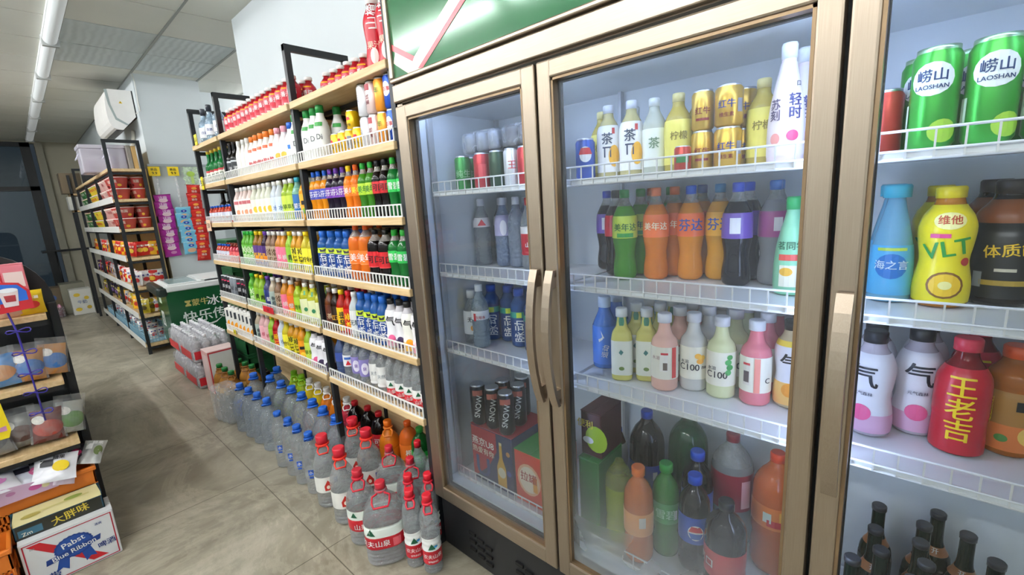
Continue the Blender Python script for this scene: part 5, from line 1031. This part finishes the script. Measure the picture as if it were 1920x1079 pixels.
# wire baskets on the lowest board
bk = MB(); BKM = P('8fb8cc', .4)
for z in (0, .03, .06, .09):
    for a, c in (((-.14, -.17), (.14, -.17)), ((.14, -.17), (.14, .17)), ((.14, .17), (-.14, .17)), ((-.14, .17), (-.14, -.17))): bk.tube([(a[0], a[1], z+.003), (c[0], c[1], z+.003)], .003, BKM, 5)
for i in range(13):
    t = -.17+.34*i/12
    for x in (-.14, .14): bk.box(x-.002, x+.002, t-.003, t+.003, 0, .095, BKM)
for i in range(11):
    t = -.14+.28*i/10
    for y in (-.17, .17): bk.box(t-.003, t+.003, y-.002, y+.002, 0, .095, BKM)
bk.box(-.14, .14, -.17, .17, 0, .003, BKM); bkm = bk.mesh('body')
for i in range(8):
    y = [6.46, 6.82, 7.17, 7.56, 7.92, 8.28, 8.70, 9.06][i]
    put(('plastic_basket', 'basket', [('body', bkm, [])]), (.92, y, .116), 0, 'light blue plastic basket on lowest board of snack rack, %s from near end' % ORD[i], 'baskets on the lowest board')
    for j in range(2): put(BK['wht'], (.88+.08*j, y+.03*j, .12), random.uniform(-.6, .2), 'white and red snack bag in the %s light blue basket, %s' % (ORD[i], ['front', 'rear'][j]), 'bags in the baskets', tilt=(-.35, 0), scale=.8)
def storage_box(x0, x1, y0, y1, z0, z1, label):
    r = empty('storage_box', label, 'box', ((x0+x1)/2, (y0+y1)/2, z0)); dx, dy, h = (x1-x0)/2, (y1-y0)/2, z1-z0
    MB().bev(-dx, dx, -dy, dy, 0, h*.86, L('f4f0fb', .6, .2, 1.2, .35), .012).build('body', r); MB().bev(-dx-.008, dx+.008, -dy-.008, dy+.008, h*.86, h, L('f6f2fc', .6, .2, 1.2, .35), .01).build('lid', r)
    MB().tube([(-dx-.004, -.05, h*.7), (-dx-.03, -.05, h*.5), (-dx-.03, .05, h*.5), (-dx-.004, .05, h*.7)], .005, P('e8e4f4', .3)).build('handle', r)
    c = MB()
    for i in range(10): c.bev(-dx*.8+.02, -dx*.8+.07, -dy*.8+dy*1.5*(i % 5)/5, -dy*.8+dy*1.5*(i % 5)/5+.05, .01+.07*(i//5), .07+.07*(i//5), P(['8a6a9a', '5a8a8a', 'c8a0a8', '6a6a8a', 'a85a6a'][i % 5], .4), .006)
    c.build('contents', r)
storage_box(.64, .84, 6.78, 7.1, 2.001, 2.30, 'lilac clear storage box jutting out over the top board')
storage_box(.815, .955, 6.34, 6.66, 2.001, 2.25, 'lilac clear storage box at the near end of the top board')
carton('cardboard_box', 'grey brown cardboard box standing between lilac box and tan one', .962, 1.0, 6.30, 6.6, 2.0, .24, '9a9288'); carton('cardboard_box', 'tan cardboard box at the wall end of the top board', 1.003, 1.042, 6.30, 6.7, 2.0, .235, 'd8b070')
carton('snack_carton', 'dark snack carton with white label far along the top board', .80, 1.0, 8.6, 8.9, 2.0, .22, '2a2c30', [], [Q(0, 0, .14, .12, 'e8e8e0'), D(0, 0, .04, .03, 'e8b030')])
carton('cardboard_box', 'brown cardboard box sticking out at the far rack end', .62, .86, 9.7, 10.0, 1.93, .3, '7a6a52', [], [Q(0, .02, .12, .1, '6a5a44')]); carton('white_carton', 'white carton sticking out under the brown box, far rack end', .66, .9, 9.7, 10.0, 1.68, .2, 'd8d8d0')
tag(MB().box(.7, 1.1, 9.66, 10.1, 1.9, 1.925, WOOD).box(.7, 1.1, 9.66, 10.1, 1.65, 1.675, WOOD).box(1.07, 1.1, 9.66, 9.69, 0, 2.2, FRAME).box(1.07, 1.1, 10.07, 10.1, 0, 2.2, FRAME).box(.7, .73, 10.07, 10.1, 0, 2.2, FRAME).box(.7, .73, 9.66, 9.69, 0, 2.2, FRAME).build('corner_rack'), 'small dark rack at the far end holding cartons', 'shelf')
# far corner goods
carton('floor_carton', 'white carton with yellow pattern on the floor in the far corner', .44, .70, 10.2, 10.45, 0, .42, 'e4e4dc', [D(-.05, .12, .04, .03, 'e8c840'), D(.06, .06, .03, .03, 'e8c840'), D(-.06, -.12, .04, .03, 'e8c840'), T('牛奶', .06, 0, 0, '4a6aa0'), D(.07, -.1, .03, .03, 'd8b840')], [])
carton('floor_carton', 'open grey carton behind the yellow patterned one', .36, .66, 10.5, 10.9, 0, .5, '8a8878'); carton('floor_carton', 'brown carton with blue print by the far window', .12, .36, 10.6, 10.9, .0, .46, '6a5a44', [D(0, .06, .06, .05, '3a5a9a')], [])
dp = MB()
for i in range(4):
    for j in range(3): dp.lathe([(0, .028), (.1, .03), (.16, .03), (.19, .014), (.2, .014)], P('5a1a34', .3), 10, cx=-.1+.066*i, cy=-.06+.066*j, bands=[(.16, .25, P('e0a0b8', .4))])
wr = MB().bev(-.15, .15, -.11, .11, 0, .17, FILM('e8e0e4', .25), .02)
put(('drink_pack', 'pack', [('wrap', wr.mesh('wrap'), []), ('bottles', dp.mesh('bottles'), [])]), (.20, 10.35, 0), 0, 'wrapped pack of dark bottles with pink caps on the far floor')

# ================================================================== WATER PACKS, CARTON, BAGGED WATER
nm = B['nongfu']
wrapm = MB().bev(-.155, .155, -.205, .205, 0, .20, FILM('f4f2f4', .28, .12), .03).mesh('wrap')
bandm = MB().box(-.157, -.1555, -.17, .17, .03, .1, P(RED)).box(-.14, .14, -.2075, -.206, .03, .1, P(RED)).mesh('red_band')
def wpack(x, y, z, label):
    r = empty('water_pack', label, 'pack', (x, y, z), 0, 'shrink-wrapped water packs')
    for n_, me in (('wrap', wrapm), ('red_band', bandm)): o = bpy.data.objects.new(n_, me); COL.objects.link(o); o.parent = r
    for i in range(4):
        for j in range(6):
            bo = bpy.data.objects.new('bottle', B['bwhite'][2][0][1]); COL.objects.link(bo); bo.parent = r; bo.location = (-.111+.074*i, -.168+.067*j, .002)
            co = bpy.data.objects.new('cap', B['bwhite'][2][1][1]); COL.objects.link(co); co.parent = bo
B['bwhite'] = water('f2f0f4', [(.12, .26, RED), (.26, .42, WHT)], (), .23, .032, body=L('e4e4ea', .8, .08, 1.3, .1))
for i in range(2):
    wpack(.985, 5.13, .236*i, 'shrink-wrapped water pack, %s, farther stack beside the freezer' % ['lower one', 'upper one'][i]); wpack(.985, 4.70, .236*i, 'shrink-wrapped water pack, %s, nearer stack behind the white carton' % ['lower one', 'upper one'][i])
carton('water_carton', 'white and red water carton in front of the wrapped packs', .885, 1.10, 4.27, 4.46, 0, .36, 'e6b8b4', [Q(0, 0, .208, .352, 'c8303c'), ('r', 0, 0, .19, .33, P('e2e6e2'))], [Q(0, 0, .16, .3, 'ecd0cc')], 'f0d4d0')
r = empty('bagged_water', 'water bottles in clear plastic bag with blue label at the aisle', 'bottle pack', (.83, 3.62, 0), .2)
MB().bev(-.075, .075, -.12, .12, 0, .27, FILM('f2f6fa', .2, .1), .035, seg=3).build('bag', r)
for i in range(2):
    for j in range(3): MB().lathe([(z*.235, q*.03) for z, q in smoothprof(PROF['water'])], CLEAR, 14, cx=-.034+.068*i, cy=-.07+.07*j).build('bottle', r)
MB().prism([(-.02, .05), (.035, .05), (.025, .17), (-.03, .17)], 'y', -.1215, -.12, P('2a5ac0', .3)).build('blue_label', r)

# ================================================================== LEFT END DISPLAY
en = empty('end_display', 'black arched end display shelf with wooden boards', 'shelf', (-.38, 2.8, 0))
def ep(n, mb): o = mb.build(n, en); o.location = (.38, -2.8, 0); return o
pts = [(-.84, 0), (.075, 0), (.075, 1.08)]+[(.075-.22+.22*math.cos(a), 1.12+.24*math.sin(a)) for a in [PI/2*i/8 for i in range(9)]]+[(-.62, 1.36), (-.84, 1.15)]
ep('arched_panel', MB().prism(pts, 'y', 2.9, 2.95, P('17191c', .5)))
ep('side_post', MB().bev(.045, .075, 2.86, 2.9, 0, 1.12, P('17191c', .5), .003)); ep('side_post', MB().bev(-.84, -.81, 2.86, 2.9, 0, 1.12, P('17191c', .5), .003))
for z in (1.095, .805, .525): ep('shelf_board', MB().bev(-.80, .033, 2.70, 2.9, z-.025, z, WOOD, .002, seg=1)); ep('under_beam', MB().box(-.80, .03, 2.72, 2.89, z-.05, z-.026, BLACK))
ep('base_box', MB().box(-.8, .04, 2.82, 2.9, 0, .1, BLACK))
ep('island_shelf_body', MB().box(-.83, .05, 2.952, 5.2, 0, .95, P('1c1e22', .5)).box(-.84, .06, 2.952, 5.2, .95, .98, BLACK))
bc = [('d8303a', 'f2e8e0'), ('e86a80', 'f5d8e0'), ('e8d020', 'd8402a'), ('c8a050', '7a4a20')]
for i, (x, z, h, w_, c) in enumerate([(-.10, 1.096, .235, .075, 'c8283a'), (-.03, 1.096, .21, .07, 'e0808e'), (-.115, 1.096, .14, .06, 'c8b890'), (-.2, 1.096, .2, .08, 'd8a030')]):
    carton('snack_box', '%s upright snack box on the top board of the arched display' % ['tall red', 'pale pink', 'small beige', 'yellow'][i], x-w_/2, x+w_/2, 2.80 if i != 2 else 2.74, 2.86 if i != 2 else 2.77, z, h, c, [Q(0, h*.2, w_*.8, h*.3, 'f2e0dc'), D(0, -h*.15, w_*.3, h*.12, 'f0d060')], [], group='boxes on the arched display')
for i, x in enumerate((-.06, .0)): put(bagkind('e0c020' if i else 'd8b8a0', 'c83020', 'f2efe0', '糖', 11+i, .08, .1), (x, 2.74, 1.096), .1*i, '%s snack bag on top board of arched display behind the card' % ['peach', 'yellow'][i], 'small bags on the arched display', tilt=(-.1, 0))
# hanging card in front
b = MB(); rr = [(-.13, .0), (.105, .02), (.105, .09), (.08, .125), (.0, .14), (-.13, .14)]
b.prism(rr, 'y', 0, .004, P('c82430', .3)); b.prism([(-.13, .04), (.095, .055), (.095, .09), (.075, .118), (0, .13), (-.13, .13)], 'y', -.001, 0, P('2a6ad0', .3))
for x in (-.07, -.0, .05):
    b.prism([(x-.022, .035), (x+.016, .037), (x+.024, .1), (x-.03, .1)], 'y', -.0022, -.0012, P('e8d8d8', .3)); b.prism([(x-.015, .055), (x+.012, .055), (x+.014, .08), (x-.018, .08)], 'y', -.003, -.0023, P('a8343a', .3)); b.prism([(x-.03+.027*(1+math.cos(a)), .1+.009*math.sin(a)) for a in [PI*2*k/12 for k in range(12)]], 'y', -.0032, -.0024, P('f2f4f8', .3))
o = b.build('hanging_card', None, (-.10, 2.62, 1.118)); tag(o, 'blue and red printed card with cups hanging over top board', 'card')
WB = P('3a2f9a', .3)
b = MB(); b.tube([(-.075, 2.66, 1.16), (-.06, 2.655, 1.05), (-.055, 2.655, .9), (-.05, 2.655, .66)], .0035, WB)
for z in (1.05, .96, .87, .79, .70): b.tube([(-.055+.035*math.cos(a), 2.65+.012*math.sin(a), z+.008*math.sin(a*2)) for a in [2*PI*k/14 for k in range(14)]], .0025, WB, 5, loop=True)
tag(b.build('clip_strip'), 'blue purple wire clip strip hanging down the arched display', 'hanger')
toy = lambda c, c2, s: ('toy_pack', 'toy pack', [('pouch', bag_mesh(.10, .14, .06, c, [D(0, .06, .05, .035, c2), D(-.03, .1, .02, .018, 'f2efe8')], film=None, seed=s), []), ('wrap', bag_mesh(.115, .17, .08, c, (), film=FILM('eef2f6', .16, .08), seed=s+1), [])])
for i, (x, z, c, c2, d) in enumerate([(-.13, .806, '2a78b8', 'b87a3a', 'blue and brown'), (-.21, .806, 'e8c8d0', 'c83a6a', 'pale pink'), (-.06, .806, 'b8803c', '2a6ab0', 'brown'), (.01, .806, 'c88a40', '2a6ab0', 'amber')]): put(toy(c, c2, 20+i), (x, 2.745+(i % 2)*.03, z+.012), .2*i-.3, '%s toy pack in clear film on middle board of arched display' % d, 'toy packs on the arched display', tilt=(-.2, .1*i-.1), scale=.95)
for i, (x, c, c2, d) in enumerate([(-.2, '6a6458', '3a3a3a', 'grey'), (-.125, '8a8a86', '5a3a30', 'silver grey'), (-.055, '6a1c1c', 'a83a2a', 'dark red'), (.01, 'b8beb8', '5a8a3a', 'pale grey')]): put(toy(c, c2, 30+i), (x, 2.745+(i % 2)*.03, .538), .25*i-.4, '%s toy pack in clear film on lowest board of arched display' % d, 'toy packs on the arched display', tilt=(-.15, .15*i-.2))
b = MB(); b.prism([(-.2, .66), (-.152, .66), (-.142, .69), (-.15, .8), (-.2, .82)], 'y', 2.56, 2.566, P('f2d61e', .3)); b.prism([(-.18, .69), (-.152, .69), (-.152, .71), (-.18, .705)], 'y', 2.5585, 2.56, P('c88ab0', .3)); tag(b.build('yellow_card'), 'yellow card at the left edge beside the toy packs', 'card')
def basket(x0, x1, y0, y1, z0, h, label, c='e07a28'):
    M_ = P(c, .4); b = MB(); cx, cy = (x0+x1)/2, (y0+y1)/2; dx, dy = (x1-x0)/2, (y1-y0)/2
    b.box(-dx, dx, -dy, dy, 0, .006, M_)
    for a, a2, c_, c2 in ((-dx, dx, -dy, -dy+.005), (-dx, dx, dy-.005, dy), (-dx, -dx+.005, -dy, dy), (dx-.005, dx, -dy, dy)): b.box(a, a2, c_, c2, 0, h*.3, M_).box(a, a2, c_, c2, h*.62, h, M_).box(a, a2, c_, c2, h*.44, h*.48, M_)
    n = int((x1-x0)/.014)
    for i in range(n+1):
        x = -dx+2*dx*i/n
        for y in (-dy, dy-.005): b.box(x-.0035, x+.0035, y, y+.005, h*.28, h*.64, M_)
    n = int((y1-y0)/.014)
    for i in range(n+1):
        y = -dy+2*dy*i/n
        for x in (-dx, dx-.005): b.box(x, x+.005, y-.0035, y+.0035, h*.28, h*.64, M_)
    r = empty('plastic_basket', label, 'basket', (cx, cy, z0)); b.build('body', r)
    MB().bev(-dx-.008, dx+.008, -dy-.008, -dy+.004, h-.02, h, M_, .004).bev(-dx-.008, dx+.008, dy-.004, dy+.008, h-.02, h, M_, .004).bev(-dx-.008, -dx+.004, -dy, dy, h-.02, h, M_, .004).bev(dx-.004, dx+.008, -dy, dy, h-.02, h, M_, .004).build('rim', r)
    MB().tube([(-.06, -dy-.008, h*.6), (-.04, -dy-.014, h*.42), (.04, -dy-.014, h*.42), (.06, -dy-.008, h*.6)], .004, M_).build('handle', r)
    return r
basket(-.30, .052, 2.705, 2.85, .153, .225, 'orange slatted plastic basket behind the cream tray box')
carton('basket_riser', 'low brown carton under the orange basket', -.30, .04, 2.71, 2.81, 0, .15, '5a4630')
basket(-.60, -.235, 2.52, 2.68, .0, .24, 'orange plastic basket at the left edge beside beer carton')
def open_tray(label, x0, x1, y0, y1, z0, h, c, marks):
    r = empty('display_tray', label, 'box', ((x0+x1)/2, (y0+y1)/2, z0)); dx, dy = (x1-x0)/2, (y1-y0)/2; M_ = P(c, .45)
    b = MB().box(-dx, dx, -dy, dy, 0, .004, M_).box(-dx, dx, -dy, -dy+.003, 0, h*.72, M_).box(-dx, dx, dy-.003, dy, 0, h, M_).box(-dx, -dx+.003, -dy, dy, 0, h*.85, M_).box(dx-.003, dx, -dy, dy, 0, h*.85, M_)
    b.marks(marks, lambda u, v: (u, -dy-.001, v)); b.build('body', r)
    f = MB().add([(-dx, -dy, h*.72), (dx, -dy, h*.72), (dx, -dy-.0, h*.72), (dx-.01, dy, h), (-dx+.01, dy, h)], [(0, 1, 3, 4)], P('d8cf9a', .4)); f.marks([Q(0, .5, .2, .1, 'c8c080'), D(.05, .6, .03, .12, '8a9a4a'), D(-.08, .4, .03, .12, 'a89a50')], lambda u, v: (u, -dy+2*dy*v, h*.72+.28*h*v+.0015)); f.build('flap', r)
open_tray('cream and teal display tray with yellow lettering on beer carton', -.22, .055, 2.60, 2.69, .215, .085, '24495a', [Q(0, .03, .26, .056, '2a2a22'), Q(-.09, .025, .07, .03, '3a6a80'), T('大胖味', .04, .03, .032, 'd8c040', 8), T('Zm', .022, -.1, .02, 'e8e4d0', 6)])
r = carton('beer_carton', 'white beer carton with blue ribbon emblem and red stripes', -.215, .073, 2.555, 2.695, 0, .212, 'e2e4e6')
b = MB()
F2 = lambda u, v: (u, -.0712, .106+v)
seal = [(.062*math.cos(2*PI*i/48)*(1 if i % 2 else .95)+.005, .05*math.sin(2*PI*i/48)*(1 if i % 2 else .95)+.018) for i in range(48)]
b.marks([('p', [(-.125, .09), (-.085, .09), (.10, -.085), (.05, -.085)], P('c8242e'))], lambda u, v: (u, -.0706, .106+v))
b.marks([Q(0, .097, .272, .004, 'b82038'), Q(0, -.097, .272, .004, 'b82038'), Q(-.134, 0, .004, .196, 'b82038'), Q(.134, 0, .004, .196, 'b82038')], lambda u, v: (u, -.0708, .106+v))
b.marks([('p', [(-.045, -.01), (-.015, -.02), (-.025, -.075), (-.042, -.058), (-.062, -.068)], P('1f4a9a')), ('p', [(.02, -.02), (.05, -.01), (.065, -.066), (.046, -.058), (.03, -.074)], P('1f4a9a'))], lambda u, v: (u, -.0708, .106+v))
b.marks([('p', seal, P('1c3f88'))], lambda u, v: (u, -.0713, .106+v))
b.marks([('d', .005, .018, .054, .043, P('2450a0')), ('p', [(-.085, -.024), (.085, -.002), (.09, .022), (-.082, .0)], P('1c3f88'))], lambda u, v: (u, -.0718, .106+v))
b.marks([T('Pabst', .034, .004, .036, WHT, 10), T('Blue Ribbon', .0285, .003, -.001, WHT, 7), T('蓝带', .036, -.085, -.075, '1f3a80', 4), T('啤酒', .030, .102, -.03, '1f3a80', 6), T('清爽', .012, .09, .07, '3a4a8a'), T('330', .01, -.11, .075, '8a8a90')], lambda u, v: (u, -.0724, .106+v))
b.build('printed_front', r)
# packets heaped on the basket
for i, (x, y, z, rz, tx, ty, c, c2, c3, w_, d) in enumerate([(-.13, 2.70, .382, .05, -1.0, .1, 'dfe2ee', 'e070a0', '2a2a38', .17, 'white and pink'), (-.075, 2.66, .385, -.2, -.75, .15, 'e2e2e8', 'f0d020', '1c1c28', .14, 'white and yellow'), (-.24, 2.66, .41, .3, -1.05, .1, 'e8e8f0', 'c880b8', 'e8c030', .17, 'lilac and white'), (-.01, 2.715, .40, -.1, -1.15, -.1, '2a2030', 'd83a78', 'e8e8e8', .11, 'dark pink-labelled'), (.04, 2.70, .395, -.3, -1.0, .3, 'a8aaa8', '5a6a3a', 'e8e8e8', .08, 'silver crumpled'), (-.05, 2.665, .355, .1, -.5, .4, 'd8c8d8', '7a2a4a', 'e8e4ea', .07, 'mauve')]):
    put(('candy_pack', 'bag', [('pouch', bag_mesh(w_, .12, .03, c, [D(.02, .06, w_*.2, .024, c2), Q(-w_*.2, .08, w_*.3, .03, c3), T('糖果', .02, .01, .1, c3)], seed=50+i, crinkle=.006), [])]), (x, y, z), rz, '%s candy packet heaped on the orange basket' % d, 'candy packets on the orange basket', tilt=(tx, ty))
b = MB().prism([(-.30, .43), (-.075, .40), (-.064, .354), (-.30, .35)], 'y', 2.675, 2.68, P('c8a8c4', .35)); b.marks([D(-.13, .385, .02, .012, 'c85a9a'), D(-.1, .38, .012, .01, 'd8d0a0'), D(-.2, .39, .014, .008, 'b078a0')], lambda u, v: (u, 2.674, v)); tag(b.build('shelf_card'), 'pink printed card strip leaning on the orange basket', 'card')
put(('drink_bag', 'bag', [('pouch', bag_mesh(.12, .14, .05, '1c2c5a', [D(0, .07, .03, .03, 'e8e8ee'), Q(0, .11, .08, .02, RED)], seed=80), [])]), (-.3, 2.50, .0), .2, 'navy bag on the floor at the left edge by the beer carton')
